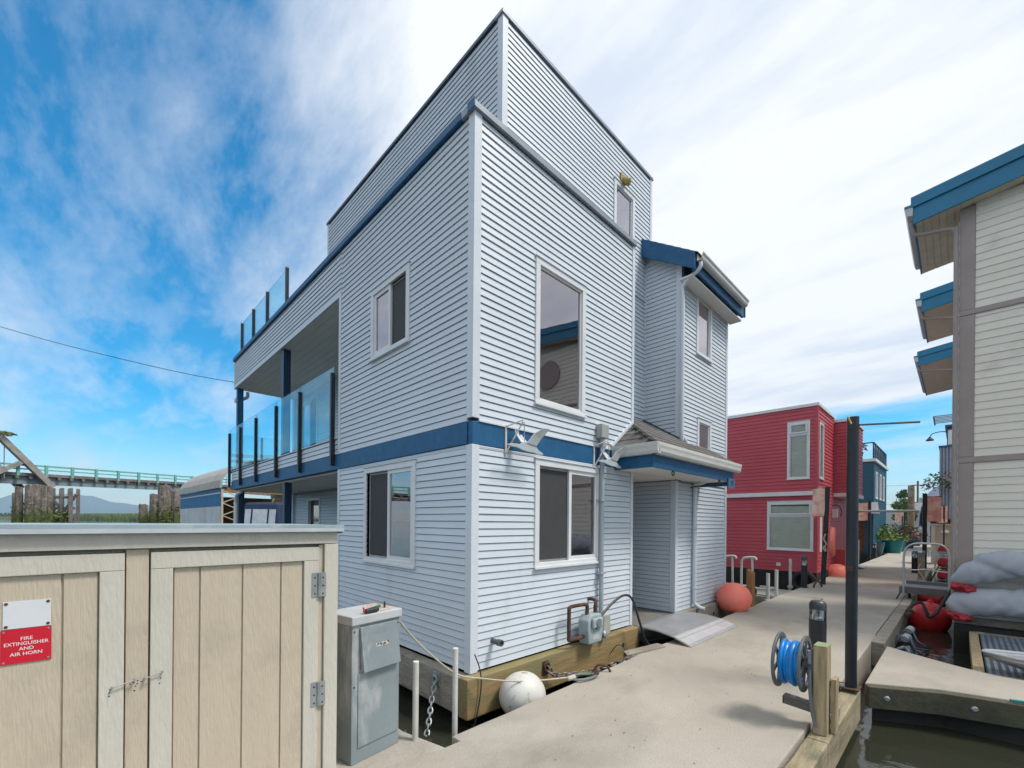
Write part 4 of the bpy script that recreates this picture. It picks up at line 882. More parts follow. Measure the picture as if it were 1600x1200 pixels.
# ================================================================== RIGHT-HAND HOUSES
def long_house(nm, label, y0, y1, xe, xw, ztop, detail, rise=.125):
    h = thing('terrace_house', label, 'house', (6, (y0 + y1) / 2, 0), 'beige houses with teal eaves on the right')
    Fs = Fr((xw, y0, 0), (1, 0, 0), (0, -1, 0)); W = 5.6
    zt = lambda x: ztop + (x - xe) * rise
    wb = MB().prism([Fs.p(0, -.12, .02), Fs.p(W, -.12, .02), Fs.p(W, -.12, zt(xw + W) - .25), Fs.p(0, -.12, zt(xw) - .25)], (0, -.12 + .24, 0)).build('wall', BEIGE, h)
    MB().box(xw, y0 + .125, .02, xw + .12, y1, zt(xw) - .28).build('wall', BEIGE, h)
    MB().box(xw + .121, y1 - .12, .02, xw + W, y1, zt(xw) - .1).build('wall', BEIGE, h)
    MB().box(xw + W - .12, y0 + .13, .02, xw + W, y1 - .13, zt(xw)).build('wall', BEIGE, h)
    MB().box(xw - .05, y0 - .35, -.7, xw + W, y1, .015).build('float_base', HULL, h)
    yo = y0 - .30; ye = y1 + .12
    # roof slab, fascias, soffit
    def slabx(x0, x1, ya, yb, dz0, dz1, nme, mat): return MB().hexa([(x0, ya, zt(x0) + dz0), (x1, ya, zt(x1) + dz0), (x1, yb, zt(x1) + dz0), (x0, yb, zt(x0) + dz0), (x0, ya, zt(x0) + dz1), (x1, ya, zt(x1) + dz1), (x1, yb, zt(x1) + dz1), (x0, yb, zt(x0) + dz1)]).build(nme, mat, h)
    slabx(xe + .01, xw + W + .3, yo + .02, ye, -.10, .02, 'roof_sheet', TEALF)
    slabx(xe, xw + W + .3, yo, yo + .035, -.44, .0, 'rake_board', TEALF); slabx(xe - .03, xw + W + .3, yo - .035, yo - .002, -.15, .035, 'verge_flashing', TEALF)
    slabx(xe, xe + .03, yo + .036, ye, -.42, .0, 'fascia_board', TEALF)
    so = slabx(xe + .032, xw + .0, yo + .037, ye, -.405, -.395, 'eave_soffit', M('soffit_cream', (.60, .56, .46), .6))
    if detail:
        y = yo + .04
        x = xe + .034
        while x < xw - .02:
            xb = min(x + .10, xw); z0, z1 = zt(x) - .411, zt(xb) - .411
            sub(so, 'soffit_board', MB().hexa([(x, yo + .04, z0 - .006), (xb - .010, yo + .04, z1 - .006), (xb - .010, ye - .01, z1 - .006), (x, ye - .01, z0 - .006), (x, yo + .04, z0), (xb - .010, yo + .04, z1), (xb - .010, ye - .01, z1), (x, ye - .01, z0)]), MATS['soffit_cream']); x = xb
        so2 = slabx(xw + .001, xw + W, yo + .037, y0 - .005, -.405, -.395, 'rake_soffit', MATS['soffit_cream'])
        x = xw + .01
        while x < xw + W:
            xb = x + .14; z0, z1 = zt(x) - .411, zt(xb) - .411
            sub(so2, 'soffit_board', MB().hexa([(x, yo + .04, z0 - .006), (xb - .010, yo + .04, z1 - .006), (xb - .010, y0 - .02, z1 - .006), (x, y0 - .02, z0 - .006), (x, yo + .04, z0), (xb - .010, yo + .04, z1), (xb - .010, y0 - .02, z1), (x, y0 - .02, z0)]), MATS['soffit_cream']); x = xb
        # planks
        C2 = .133; z = .14; k = 0
        bands = [(2.80, 2.90), (5.36, 5.45)]
        while z < zt(xw) - .36:
            zt2 = z + C2
            for b in bands:
                if z < b[0] < zt2: zt2 = b[0]
                if b[0] <= z < b[1]: z = b[1]; zt2 = z + C2
            L = W - .02
            mb = MB(); mb.hexa([Fs.p(.175, .0, z), Fs.p(L, 0, z), Fs.p(L, .016, z), Fs.p(.175, .016, z), Fs.p(.175, 0, zt2 - .001), Fs.p(L, 0, zt2 - .001), Fs.p(L, .004, zt2 - .001), Fs.p(.175, .004, zt2 - .001)]); sub(wb, 'siding_plank', mb, BEIGE); z = zt2
        for z0, z1 in ((.0, 2.795), (2.905, 5.355), (5.455, zt(xw) - .42)):
            MB().fbox(Fs, -.02, .172, -.02, .028, z0, z1).build('corner_board', TAUPE, h, bev=.004); MB().fbox(Fs, -.022, -.005, -.25, -.021, z0, z1).build('corner_board', TAUPE, h)
        for b in bands: MB().fbox(Fs, -.02, W, -.01, .036, b[0], b[1]).build('band_board', TAUPE, h, bev=.004)
        MB().fbox(Fs, -.05, W, -.01, .06, .015, .135).build('sill_timber', TIMBG, h, bev=.008)
        # round window high in the gable
        c = Fs.p(2.48, .02, 6.55); n = 28
        MB().lathe(c, [(.36, 0), (.46, 0), (.46, .05), (.36, .05)], n, (0, -1, 0)).build('round_window', TAUPE, h, smooth=True); MB().lathe(c, [(.37, 0), (.37, .02)], n, (0, -1, 0)).build('pane', TEALF, h)
    else:
        MB().box(xw - .03, y0 - .02, .02, xw + .12, y0 + .1, zt(xw) - .42).build('corner_board', TAUPE, h)
    # gutter and downpipe
    gx = xe - .002; gz = ztop - .30
    MB().prism([(gx, yo - .03, gz), (gx - .08, yo - .03, gz + .02), (gx - .11, yo - .03, gz + .12), (gx - .11, yo - .03, gz + .16), (gx, yo - .03, gz + .16)], (0, ye - yo + .03, 0)).build('gutter', M('gutter_pale', (.50, .52, .54), .4), h)
    MB().box(gx - .115, yo - .04, gz + .161, gx - .002, ye, gz + .20).build('gutter_flashing', TEALF, h)
    if detail: pts = [(xe - .02, y0 - .12, gz), (xe - .01, y0 - .10, gz - .16), (xe + .06, y0 - .08, gz - .26), (xw - .18, y0 - .06, gz - .33), (xw - .07, y0 - .05, gz - .42), (xw - .06, y0 - .05, gz - .7), (xw - .06, y0 - .05, 3), (xw - .06, y0 - .05, .1)]
    else: pts = [(xe - .02, y0 - .1, gz), (xe, y0 - .1, gz - .18), (xe + .1, y0 - .08, gz - .27), (xw - .05, y0 - .05, gz - .45), (xw - .05, y0 - .05, gz - .9)]
    MB().tube(smoothpath(pts, 5), .034, 10).build('downpipe', TAUPE, h, smooth=True)
    return h
R1 = long_house('a', 'tall beige plank house with teal eaves at the right edge, nearest of its row', 8.1, 10.0, 2.89, 3.50, 7.58, True)
long_house('b', 'second beige house of the right row, only its teal eave showing', 12.55, 14.9, 2.81, 3.52, 7.55, False)
long_house('c', 'third beige house of the right row, its teal eave lowest in view', 17.4, 21.9, 2.52, 3.5, 7.50, False)
tr = thing('window_trellis', 'small grey slatted canopy with red flowers below the third teal eave', 'trellis', (2.95, 22.3, 6.2))
for i in range(6): MB().bar((2.75, 22.4 + i * .22, 6.25 - i * .02), (3.45, 22.4 + i * .22, 6.25 - i * .02), .05, .03).build('slat', TAUPE, tr)
MB().bar((2.75, 22.3, 6.22), (2.75, 23.7, 6.12), .05, .06).build('side_rail', TAUPE, tr)
# rope lights down the corner
tag(MB().tube([(3.475 + .006 * math.sin(i * 1.9), 8.065, 7.0 - i * .06) for i in range(112)], .007, 5).build('rope_light', PVC), 'white rope light running down the corner of the nearest beige house', 'rope light')

# covered kayaks on the south wall
def kayak(z, x0, x1, r, label, droop, ph):
    k = thing('covered_kayak', label, 'kayak', (4.5, 7.8, z))
    n = 150; m_ = 36; vs = []; fs = []
    rnd = random.Random(int(ph * 10))
    folds = [(rnd.uniform(-.02, .45), rnd.uniform(-2.6, 2.6), rnd.uniform(.008, .022), rnd.uniform(.016, .05)) for _ in range(26)]
    for i in range(n + 1):
        t = i / n; d = (x1 - x0) * t; x = x0 + d
        s_ = .55 + .45 * (1 - math.exp(-d / .14)); s_ *= min(1, .45 + d / .06); zc_ = z - droop * math.exp(-(d / .28) ** 1.5)
        for j in range(m_):
            an = 2 * math.pi * j / m_; c, q = math.cos(an), math.sin(an)
            rr = r * s_
            for fp, fs_, fa, fwid in folds:       # diagonal folds pulled towards the tie-downs
                ph2 = (d / 3.8 - fp - .035 * fs_ * q) / fwid; rr += fa * .8 * math.exp(-ph2 * ph2 * 4) * (1 if fs_ > .3 else -1)
            zz = rr * q * (1.12 if q > 0 else (1.0 + .22 * math.sin(d * 5 + ph)))
            vs.append((x + .05 * math.sin(an + ph) * math.exp(-d / .3), 7.80 + rr * c * .86, zc_ + zz))
    for i in range(n):
        for j in range(m_): fs.append((i * m_ + j, i * m_ + (j + 1) % m_, (i + 1) * m_ + (j + 1) % m_, (i + 1) * m_ + j))
    fs += [tuple(range(m_ - 1, -1, -1)), tuple(n * m_ + j for j in range(m_))]
    MB().add(vs, fs).build('canvas_cover', COVER, k, smooth=True)
    vs = []; fs = []; n2 = 26; m2 = 28
    for i in range(n2 + 1):
        t = i / n2; x = x0 - .03 + .30 * t; s_ = math.sin(math.pi * (t * .76 + .17)) ** .5
        for j in range(m2):
            an = 2 * math.pi * j / m2; rr = r * .44 * s_ * (1 + .12 * math.sin(4 * an + 7 * t + ph) + .10 * math.sin(3 * an - 15 * t)); vs.append((x, 7.74 + rr * math.cos(an) * 1.2, z - r * .72 - droop + rr * .75 * math.sin(an) - .05 * t))
    for i in range(n2):
        for j in range(m2): fs.append((i * m2 + j, i * m2 + (j + 1) % m2, (i + 1) * m2 + (j + 1) % m2, (i + 1) * m2 + j))
    fs += [tuple(range(m2 - 1, -1, -1)), tuple(n2 * m2 + j for j in range(m2))]
    MB().add(vs, fs).build('red_hull_tip', REDC, k, smooth=True)
    for x in (4.3, 6.0): MB().bar((x, 8.08, z - r - .06), (x, 7.55, z - r - .06), .05, .05).build('rack_arm', GALV, k)
kayak(1.06, 3.44, 7.2, .235, 'upper kayak under a wrinkled grey canvas cover on the beige wall', .20, .3)
kayak(.44, 3.40, 7.2, .235, 'lower kayak under a grey canvas cover just above the sill timber', .07, 1.7)

# grating float, silver boat bow, hose pieces in the water pocket
gf = thing('grating_float', 'timber framed float with blue-grey grating at the right edge', 'float', (5, 6.4, -.1))
for p, q in (((3.68, 4.80), (3.68, 7.70)), ((3.68, 4.80), (7.5, 4.80)), ((3.68, 7.70), (7.5, 7.70))):
    MB().bar((p[0], p[1], -.13), (q[0], q[1], -.13), .10, .17).build('frame_timber', POSTW if p[0] == q[0] else TIMBG, gf, bev=.006)
GR = M('grating_blue_grey', (.20, .24, .28), .6, (.14, .17, .20), 5)
mb = MB()
for i in range(60): x = 3.76 + i * .062; mb.box(x, 4.87, -.10, x + .030, 7.63, -.052)
for i in range(40): y = 4.90 + i * .07; mb.box(3.75, y, -.095, 7.45, y + .02, -.060)
o = mb.build('grating_bars', GR, gf); o['kind'] = 'stuff'
MB().box(3.74, 4.86, -.30, 7.4, 7.64, -.12).build('pontoon', HULL, gf)
kb = thing('aluminium_boat', 'silver aluminium boat bow resting on the grating float, right edge', 'boat', (4.6, 4.9, 0))
n = 20; m_ = 14; vs = []; fs = []
for i in range(n + 1):
    t = (i / n) ** 1.7; x = 3.72 + t * 2.8; wd = .40 * min(1, t * 2.6 + .0005) ** .5; top = .17 + .03 * t; keel = .10 - .20 * min(1, t * 3)
    yc = 5.06 - .44 * t
    for j in range(m_ + 1):
        an = math.pi * j / m_; vs.append((x, yc - wd * math.cos(an), top - (top - keel) * math.sin(an) ** .75))
for i in range(n):
    for j in range(m_): a = i * (m_ + 1) + j; fs.append((a, a + 1, a + m_ + 2, a + m_ + 1))
hb_ = MB().add(vs, fs).build('hull', M('boat_aluminium', (.62, .63, .64), .3, (.52, .53, .54), 5, metal=.8), kb, smooth=True)
so_ = hb_.modifiers.new('solid', 'SOLIDIFY'); so_.thickness = .012
for j in (0, m_): MB().tube([vs[i * (m_ + 1) + j] for i in range(n + 1)], .02, 8).build('gunwale', ALU, kb, smooth=True)
MB().add([V(vs[i * (m_ + 1)]) - V((0, 0, .03)) for i in range(9)] + [V(vs[i * (m_ + 1) + m_]) - V((0, 0, .03)) for i in range(8, -1, -1)], [tuple(range(18))]).build('fore_deck', MATS['boat_aluminium'], kb)
tag(MB().tube(smoothpath([(2.80, 9.0, -.02), (2.86, 9.15, .10), (2.98, 9.3, .14), (3.05, 9.2, .02), (3.10, 9.15, -.10), (3.2, 9.2, -.02), (3.34, 9.3, .30), (3.44, 9.3, .52)], 7), .028, 8).build('black_hose', HOSEK, smooth=True), 'thick black hose looping over the red buoy to the beige house', 'hose')
tn = thing('water_valves', 'tangle of grey pipes and valves hanging off the dock edge over the water', 'pipes', (2.85, 7.2, -.2))
for i in range(9):
    y = 6.2 + random.random() * 2; p = V((2.80, y, -.15 - random.random() * .2)); MB().tube(smoothpath([p, p + V((.12, .1, .04)), p + V((.22, -.15, -.1)), p + V((.35, -.2 + random.random() * .6, -.2))], 4), .014, 6).build('pipe', random.choice([PIPEG, HOSEK, M('pipe_blue', (.06, .15, .22), .5)]), tn, smooth=True)
for y in (6.9, 7.7): MB().lathe((2.90, y, -.16), [(.05, -.06), (.06, -.05), (.06, .05), (.03, .07)], 12, (.3, .9, .3)).build('valve', M('valve_pale', (.45, .47, .47), .5), tn)
for y, s in ((8.4, .05), (8.8, .06)): MB().lathe((2.84, y, .0), [(s * .5, -.05), (s, -.03), (s, .03), (s * .5, .05)], 10, (.5, .6, .2)).build('brass_valve', RUST, tn)
tag(MB().tube([(3.86, 3.60, .012), (4.05, 3.66, .012)], .014, 8).build('teal_rope', M('teal_rope_fibre', (.0, .22, .22), .8)), 'short teal rope end lying on the finger dock at the right edge', 'rope')
for x, y, lb in ((2.98, 3.20, 'galvanised bolt head in the finger dock timber, nearest the black pole'), (3.62, 3.505, 'galvanised bolt head in the finger dock timber, farther from the black pole')):
    tag(MB().lathe((x, y, -.12), [(.028, -.02), (.028, .012), (.018, .02)], 10, (.3, -.95, 0)).build('bolt_head', GALV), lb, 'bolt', 'bolt heads in the finger timber')

# cart
ct = thing('dock_cart', 'grey flat dock cart with a bent tube handle at the right edge of the dock', 'cart', (2.95, 10.9, 0))
ca, cb = 2.60, 3.38; cy = 10.7
MB().box(ca - .06, cy, .14, cb, cy + .10, .30).build('platform_side', M('cart_grey', (.15, .15, .155), .5, (.12, .12, .125), 6), ct, bev=.01)
MB().box(ca, cy + .101, .24, cb, cy + .9, .285).build('platform', MATS['cart_grey'], ct); MB().box(ca, cy + .901, .16, cb, cy + 1.0, .36).build('platform_side', MATS['cart_grey'], ct, bev=.01)
arc = [(ca + .02, cy - .03, .08)] + [(ca + .02, cy - .03, z) for z in (.3, .7, 1.0)] + [(ca + .06, cy - .03, 1.18), (ca + .15, cy - .03, 1.27), (ca + .28, cy - .03, 1.30), (cb - .26, cy - .03, 1.30), (cb - .13, cy - .03, 1.27), (cb - .05, cy - .03, 1.18)] + [(cb - .02, cy - .03, z) for z in (1.0, .7, .3, .02)]
MB().tube(smoothpath(arc, 3), .022, 10).build('handle', ALU, ct, smooth=True)
MB().tube(smoothpath([(ca + .02, cy - .03, .72), (ca + .2, cy - .03, .69), (ca + .38, cy - .03, .72), (ca + .6, cy - .03, .69), (cb - .02, cy - .03, .68)], 4), .014, 8).build('cross_bar', ALU, ct, smooth=True)
pt = MB().box(ca + .04, cy - .036, 1.0, cb - .04, cy - .030, 1.14).build('name_plate', glass('clear_plastic', (.80, .80, .82)), ct)
FC = Fr((ca + .32, cy - .038, 1.07), (1, 0, 0), (0, -1, 0)); sub(pt, 'lettering', text_mb('ISLAND', .10, FC, 0, 0, .002, sx=-.95), LETTERD)
for x in (ca + .1, cb - .1): MB().lathe((x, cy + .3, .075), [(.03, -.025), (.075, -.022), (.075, .022), (.03, .025)], 14, (1, 0, 0)).build('wheel', RUBB, ct)
MB().tube([(ca - .04, cy, .15), (ca - .10, cy - .05, .0)], .012, 6).build('prop', BLK, ct)

# ================================================================== RED HOUSE
RH = thing('red_house', 'two-storey red sided floating house with white trimmed windows', 'house', (-2, 15.5, 0))
rx, ry, rb_, rt_, rm = .45, 13.19, .22, 5.36, 2.68
FRs = Fr((rx, ry, 0), (-1, 0, 0), (0, -1, 0)); FRe = Fr((rx, ry, 0), (0, 1, 0), (1, 0, 0))
hR = [(.25, .72, 3.2, 4.88), (.14, 1.28, .94, 2.38)]
wl_ = wall(RH, FRs, 0, 4.2, rb_, rt_, hR, mat=REDS); siding(wl_, FRs, .05, 4.2, rb_, rm - .06, .115, REDS, hR, False, out=.022); siding(wl_, FRs, .05, 4.2, rm + .06, rt_, .115, REDS, hR, False, out=.022)
hR2 = [(.30, .74, 3.2, 4.85)]
wl_ = wall(RH, FRe, 0.1, 6.5, rb_, rt_, hR2, mat=REDS); siding(wl_, FRe, .05, 6.5, rb_, rt_ - .02, .115, REDS, hR2, False, out=.022)
window(RH, FRs, .18, .79, 3.12, 4.95, 'awning', inner='blind', trim=.07, gl=GLASS2); window(RH, FRs, .07, 1.35, .87, 2.45, 'awning', inner='blind', trim=.07, gl=GLASS2)
window(RH, FRe, .22, .82, 3.12, 4.92, 'fixed', inner='blind', trim=.08, gl=GLASS2)
MB().fbox(FRe, .35, .62, .0, .03, .85, 2.45).build('window', WHITE, RH)
MB().fbox(FRs, -.03, 4.2, .0, .10, rm - .07, rm + .06).build('band_gutter', WHITE, RH, bev=.01)
MB().fbox(FRs, -.05, 4.25, -.15, .05, rt_, rt_ + .09).build('roof_cap', WHITE, RH); MB().fbox(FRe, .16, 2.55, -.1, .05, rt_, rt_ + .09).build('roof_cap', WHITE, RH)
for z0, z1 in ((rb_, rm - .07), (rm + .06, rt_)): MB().box(rx - .05, ry - .03, z0, rx + .03, ry + .05, z1).build('corner_trim', REDS, RH)
MB().box(-3.75, ry + .11, rt_ - .2, rx - .1, ry + 6.5, rt_ - .1).build('roof_deck', CAPG, RH)
MB().box(-3.85, ry + .1, rb_, -3.75, ry + 6.5, rt_).build('wall', REDS, RH); MB().box(-3.75, ry + 6.4, rb_, rx, ry + 6.5, rt_).build('wall', REDS, RH)
# upper bump-out
by = ry + 2.53; bz0, bz1 = 2.80, 5.24
FQ = Fr((.95, by, 0), (-1, 0, 0), (0, -1, 0)); FQe = Fr((.95, by, 0), (0, 1, 0), (1, 0, 0))
wl_ = wall(RH, FQ, .0, .5, bz0, bz1, mat=REDS); siding(wl_, FQ, .02, .5, bz0, bz1, .115, REDS, (), False, out=.022)
wl_ = wall(RH, FQe, .1, 2.3, bz0, bz1, mat=REDS); siding(wl_, FQe, .02, 2.3, bz0, bz1, .115, REDS, (), False, out=.022)
MB().box(.45, by - .05, bz0 - .12, 1.0, by + 2.32, bz0 - .002).build('bump_out_floor', WHITE, RH); MB().box(.40, by - .05, bz1, 1.0, by + 2.32, bz1 + .09).build('roof_cap', WHITE, RH)
MB().prism([(-.4, ry + 3.2, rt_), (-.36, ry + 3.2, rt_), (-.37, ry + 3.2, rt_ + .75), (-.39, ry + 3.2, rt_ + .75)], (0, .03, 0)).build('finial', REDS, RH)
MB().box(-3.9, ry - .03, -.7, rx + .02, ry + 6.6, rb_ - .001).build('float_base', HULL, RH)
MB().box(-.0 - .62, ry - .03, .37, -.50, ry - .0, .47).build('outlet_box', WHITE, RH)
MB().box(.46, by + .1, .25, .78, by + .75, .85).build('step_box', REDS, RH)
MB().box(.47, by - .30, 1.95, .62, by - .18, 2.25).build('wall_lantern', M('lantern_white', (.7, .7, .68), .3), RH); MB().tube(smoothpath([(.47, by - .24, 2.35), (.62, by - .24, 2.38), (.72, by - .24, 2.2), (.70, by - .24, 2.0)], 4), .014, 6).build('lantern_bracket', BLK, RH)
ty = thing('fender_tyre', 'black rubber tyre fender at the foot of the red house corner', 'tyre', (.2, 13.0, -.05))
MB().tube([V((.16 + .27 * math.cos(a), 13.08, -.06 + .27 * math.sin(a))) for a in [i * math.pi / 12 for i in range(24)]], .075, 10, closed=True).build('tyre', RUBB, ty, smooth=True)
# banner poles
def cloth(x0, x1, y, z0, z1, mat, name='cloth', parent=None, ph=0., b=.04):
    n = 10; m2 = 8; vs = []; fs = []
    for i in range(n + 1):
        for j in range(m2 + 1):
            u = i / n; v = j / m2; vs.append((x0 + (x1 - x0) * u, y + b * math.sin(5 * u + 3 * v + ph) * (.3 + .7 * (1 - v)), z0 + (z1 - z0) * v + .02 * math.sin(4 * u + ph)))
    for i in range(n):
        for j in range(m2): a = i * (m2 + 1) + j; fs.append((a, a + 1, a + m2 + 2, a + m2 + 1))
    return MB().add(vs, fs).build(name, mat, parent, smooth=True)
BG = 'peach banners on dark poles along the dock'
def banner(x, y, h, bx0, bx1, bz0, bz1, label, lean=0., r=.045, mat=BANNER, base=.0):
    t = thing('banner_pole', label, 'banner', (x, y, 0), BG)
    MB().tube([(x, y, base - .3), (x + lean, y, h)], r, 10).build('pole', BLK, t, smooth=True)
    c = cloth(bx0, bx1, y - .02, bz0, bz1, mat, 'banner', t, x * 7)
    MB().tube([(bx0, y - .02, bz1), (bx1, y - .02, bz1)], .012, 6).build('banner_rod', BLK, t)
    MB().tube([(bx0, y - .02, bz0 + .02), (bx1, y - .02, bz0 + .02)], .012, 6).build('banner_rod', M('orange_hem', (.65, .16, .08), .7), t)
banner(.78, 12.3, 2.78, .52, .86, 1.92, 2.76, 'peach banner on a black pole in front of the red house', .10, .062)
banner(.36, 25.4, 2.95, -.20, .32, 1.95, 2.85, 'peach banner on a black pole before the teal house', .0, .07)
banner(-.42, 57.5, 3.3, -1.15, -.45, 2.0, 3.1, 'small pink banner on a thin pole far down the dock', .0, .06)
banner(2.60, 19.9, 2.92, 2.66, 3.05, 1.85, 2.80, 'largest peach banner on the right, hanging from the dark square post', .0, .07)
banner(3.05, 24.0, 2.6, 2.80, 3.16, 1.85, 2.60, 'peach banner on the right behind the largest one', .0, .03)
lr = thing('life_ring', 'orange life ring hanging on the leaning black pole by the red house', 'life ring', (.9, 12.5, 1.2))
MB().tube([V((.985 - .045 * math.cos(a), 12.42 + .30 * math.cos(a), 1.22 + .36 * math.sin(a))) for a in [i * math.pi / 12 for i in range(24)]], .065, 10, closed=True).build('ring', BUOYO, lr, smooth=True)
MB().tube(smoothpath([(.86, 12.2, 1.45), (.82, 12.2, 1.3), (.88, 12.2, 1.15), (.80, 12.2, 1.05), (.87, 12.2, .95), (.84, 12.2, 1.1)], 5), .018, 6).build('rope', ROPE, lr, smooth=True)

# between the houses: plank, pipes, ladder loops
tag(MB().prism([(.42, 7.0, -.1), (.53, 7.0, -.1), (.53, 7.0, .69), (.42, 7.0, .77)], (0, .19, 0)).build('cedar_plank', BROWNW, bev=.006), 'upright orange-brown plank at the dock edge behind the orange buoy', 'plank')
for i, (x, y, zt_, lb) in enumerate(((.40, 8.55, .56, 'left one of two short white pipes standing before the bollard'), (.42, 9.15, .60, 'right one of two short white pipes standing before the bollard'), (.14, 11.6, .72, 'taller white pipe standing close to the red house base'))):
    p = thing('mooring_pipe', lb, 'pipe', (x, y, -.4), 'white mooring pipes between the two houses'); MB().tube([(x, y, -.6), (x, y, zt_)], .038, 10).build('pipe', PVC, p, smooth=True); MB().lathe((x, y, -.08), [(.07, -.03), (.07, .03), (.05, .035)], 12).build('collar', PVC, p)
for x0, y0_, lb in ((-.42, 9.3, 'white tube ladder loop standing beside the grey house corner, right-hand one'), (-.93, 9.4, 'white tube ladder loop partly hidden by the grey house corner')):
    l = thing('ladder_rail', lb, 'ladder', (x0, y0_, -.2), 'white ladder rails')
    MB().tube(smoothpath([(x0, y0_, -.35), (x0, y0_, .6), (x0 + .02, y0_, .78), (x0 + .10, y0_, .84), (x0 + .30, y0_, .86), (x0 + .35, y0_, .80)], 5), .03, 8).build('rail', PVC, l, smooth=True); MB().tube([(x0 + .27, y0_, -.35), (x0 + .25, y0_, .84)], .028, 8).build('rail', PVC, l, smooth=True); MB().tube([(x0, y0_, .12), (x0 + .27, y0_, .12)], .02, 6).build('rung', PVC, l)
om = thing('outboard_fender', 'black and white fender lying beside the cedar plank', 'fender', (.2, 7.6, .1)); MB().lathe((.20, 7.75, .16), [(.04, -.22), (.13, -.16), (.14, .1), (.06, .2)], 14, (.6, .5, .3)).build('body', BLK, om, smooth=True); MB().lathe((.14, 7.70, .22), [(.06, -.05), (.12, -.03), (.12, .03), (.06, .05)], 12, (.6, .5, .3)).build('band', WHITE, om)
for i in range(3):
    p = V((.0 + .1 * i, 8.0 + i * .5, -.38)); tag(MB().tube(smoothpath([p, p + V((.2, .3, .06)), p + V((-.1, .7, .02)), p + V((.25, 1.0, .05))], 6), .02, 6).build('rope', ROPE, smooth=True), ['pale rope drifting beside the cedar plank in the gap', 'pale rope drifting in the gap below the white pipes', 'pale rope drifting in the gap nearest the bollard'][i], 'rope')
tag(MB().tube(smoothpath([(-1.2, 10.3, -.06), (-.7, 10.5, -.04), (-.3, 10.3, -.05), (.0, 10.6, -.04), (-.4, 10.8, -.05)], 6), .035, 6).build('rope', ROPE, smooth=True), 'pale rope heaped on the side float below the red house', 'rope')
cl_ = thing('dock_cleat', 'dark iron cleat on the dock beside the bollard lamp', 'cleat', (.85, 11.4, 0)); MB().tube(smoothpath([(.78, 11.2, .02), (.80, 11.3, .14), (.86, 11.45, .16), (.90, 11.55, .02)], 5), .025, 6).build('horn', RUST, cl_, smooth=True)

# ================================================================== FARTHER DOWN THE DOCK
def bush(name, parent, c, r, n, mats, leaf=.06, flat=.7):
    mb = [MB() for _ in mats]
    for i in range(n):
        a = random.uniform(0, 6.283); b = math.acos(random.uniform(-.35, 1)); q = random.uniform(.45, 1.08)
        p = V(c) + V((math.cos(a) * math.sin(b) * r * q, math.sin(a) * math.sin(b) * r * q, math.cos(b) * r * q * flat))
        u_ = V((random.uniform(-1, 1), random.uniform(-1, 1), random.uniform(-.6, 1))).normalized(); v_ = u_.cross(V((random.uniform(-1, 1), random.uniform(-1, 1), .3))).normalized()
        l = leaf * random.uniform(.6, 1.4); k = random.randrange(len(mats))
        mb[k].add([p - u_ * l, p + v_ * l * .45, p + u_ * l, p - v_ * l * .45], [(0, 1, 2, 3)])
    for k, m_ in enumerate(mats):
        if mb[k].f: mb[k].build(name, m_, parent, kind='stuff')
TH = thing('teal_house', 'dark teal sided house with a roof terrace beyond the red house', 'house', (-3, 31, 0))
tx, tyy, tz = .15, 28.6, 5.28
FT1 = Fr((tx, tyy, 0), (-1, 0, 0), (0, -1, 0)); FT2 = Fr((tx, tyy, 0), (0, 1, 0), (1, 0, 0))
wl_ = wall(TH, FT1, 0, 5, .1, tz, mat=TEALS); siding(wl_, FT1, .04, 5, .2, tz, .14, TEALS, (), False, out=.025)
hT2 = [(.9, 1.7, 3.3, 4.7), (2.7, 3.4, 3.3, 4.7), (4.3, 5.0, 3.3, 4.7)]
wl_ = wall(TH, FT2, .1, 6.2, .1, tz, hT2, mat=TEALS); siding(wl_, FT2, .04, 6.2, .2, tz, .14, TEALS, hT2, False, out=.025)
for a, b, c, d in hT2: window(TH, FT2, a - .08, b + .08, c - .08, d + .08, 'fixed', inner='blind', trim=.1)
MB().box(-4.9, tyy - .08, tz, tx + .12, tyy + 6.3, tz + .16).build('cornice', WHITE, TH); MB().box(-4.9, tyy + .1, tz - .1, tx - .1, tyy + 6.1, tz - .01).build('roof_deck', CAPG, TH)
MB().box(-4.95, tyy + .1, .1, -4.85, tyy + 6.2, tz).build('wall', TEALS, TH); MB().box(-4.84, tyy + 6.1, .1, tx - .1, tyy + 6.2, tz).build('wall', TEALS, TH)
MB().box(-5, tyy - .1, -.7, tx + .05, tyy + 6.3, .09).build('float_base', HULL, TH)
for z in (tz + 1.05,):
    MB().bar((-4.8, tyy, z), (tx, tyy, z), .06, .06).build('terrace_rail', BLK, TH); MB().bar((tx, tyy, z), (tx, tyy + 6, z), .06, .06).build('terrace_rail', BLK, TH)
for i in range(9): MB().bar((tx, tyy + i * .75, tz + .16), (tx, tyy + i * .75, tz + 1.05), .06, .06).build('terrace_post', BLK, TH)
for i in range(8): MB().box(tx - .01, tyy + i * .75 + .08, tz + .2, tx + .01, tyy + i * .75 + .67, tz + .75).build('terrace_panel', DKCAP, TH)
MB().bar((-1.2, tyy, tz + .16), (-1.2, tyy, tz + 1.05), .06, .06).build('terrace_post', BLK, TH)
MB().hexa([(-1.6, tyy - 1.1, 2.35), (tx + .3, tyy - 1.1, 2.35), (tx + .3, tyy, 2.35), (-1.6, tyy, 2.35), (-1.6, tyy - .9, 2.5), (tx + .2, tyy - .9, 2.5), (tx + .2, tyy, 3.0), (-1.6, tyy, 3.0)]).build('porch_awning', M('awning_grey', (.26, .25, .26), .8), TH)
MB().box(-1.5, tyy - .06, .2, -.2, tyy - .03, 2.3).build('entry_door', M('door_rust_brown', (.16, .05, .02), .5, (.05, .02, .01), 6), TH)
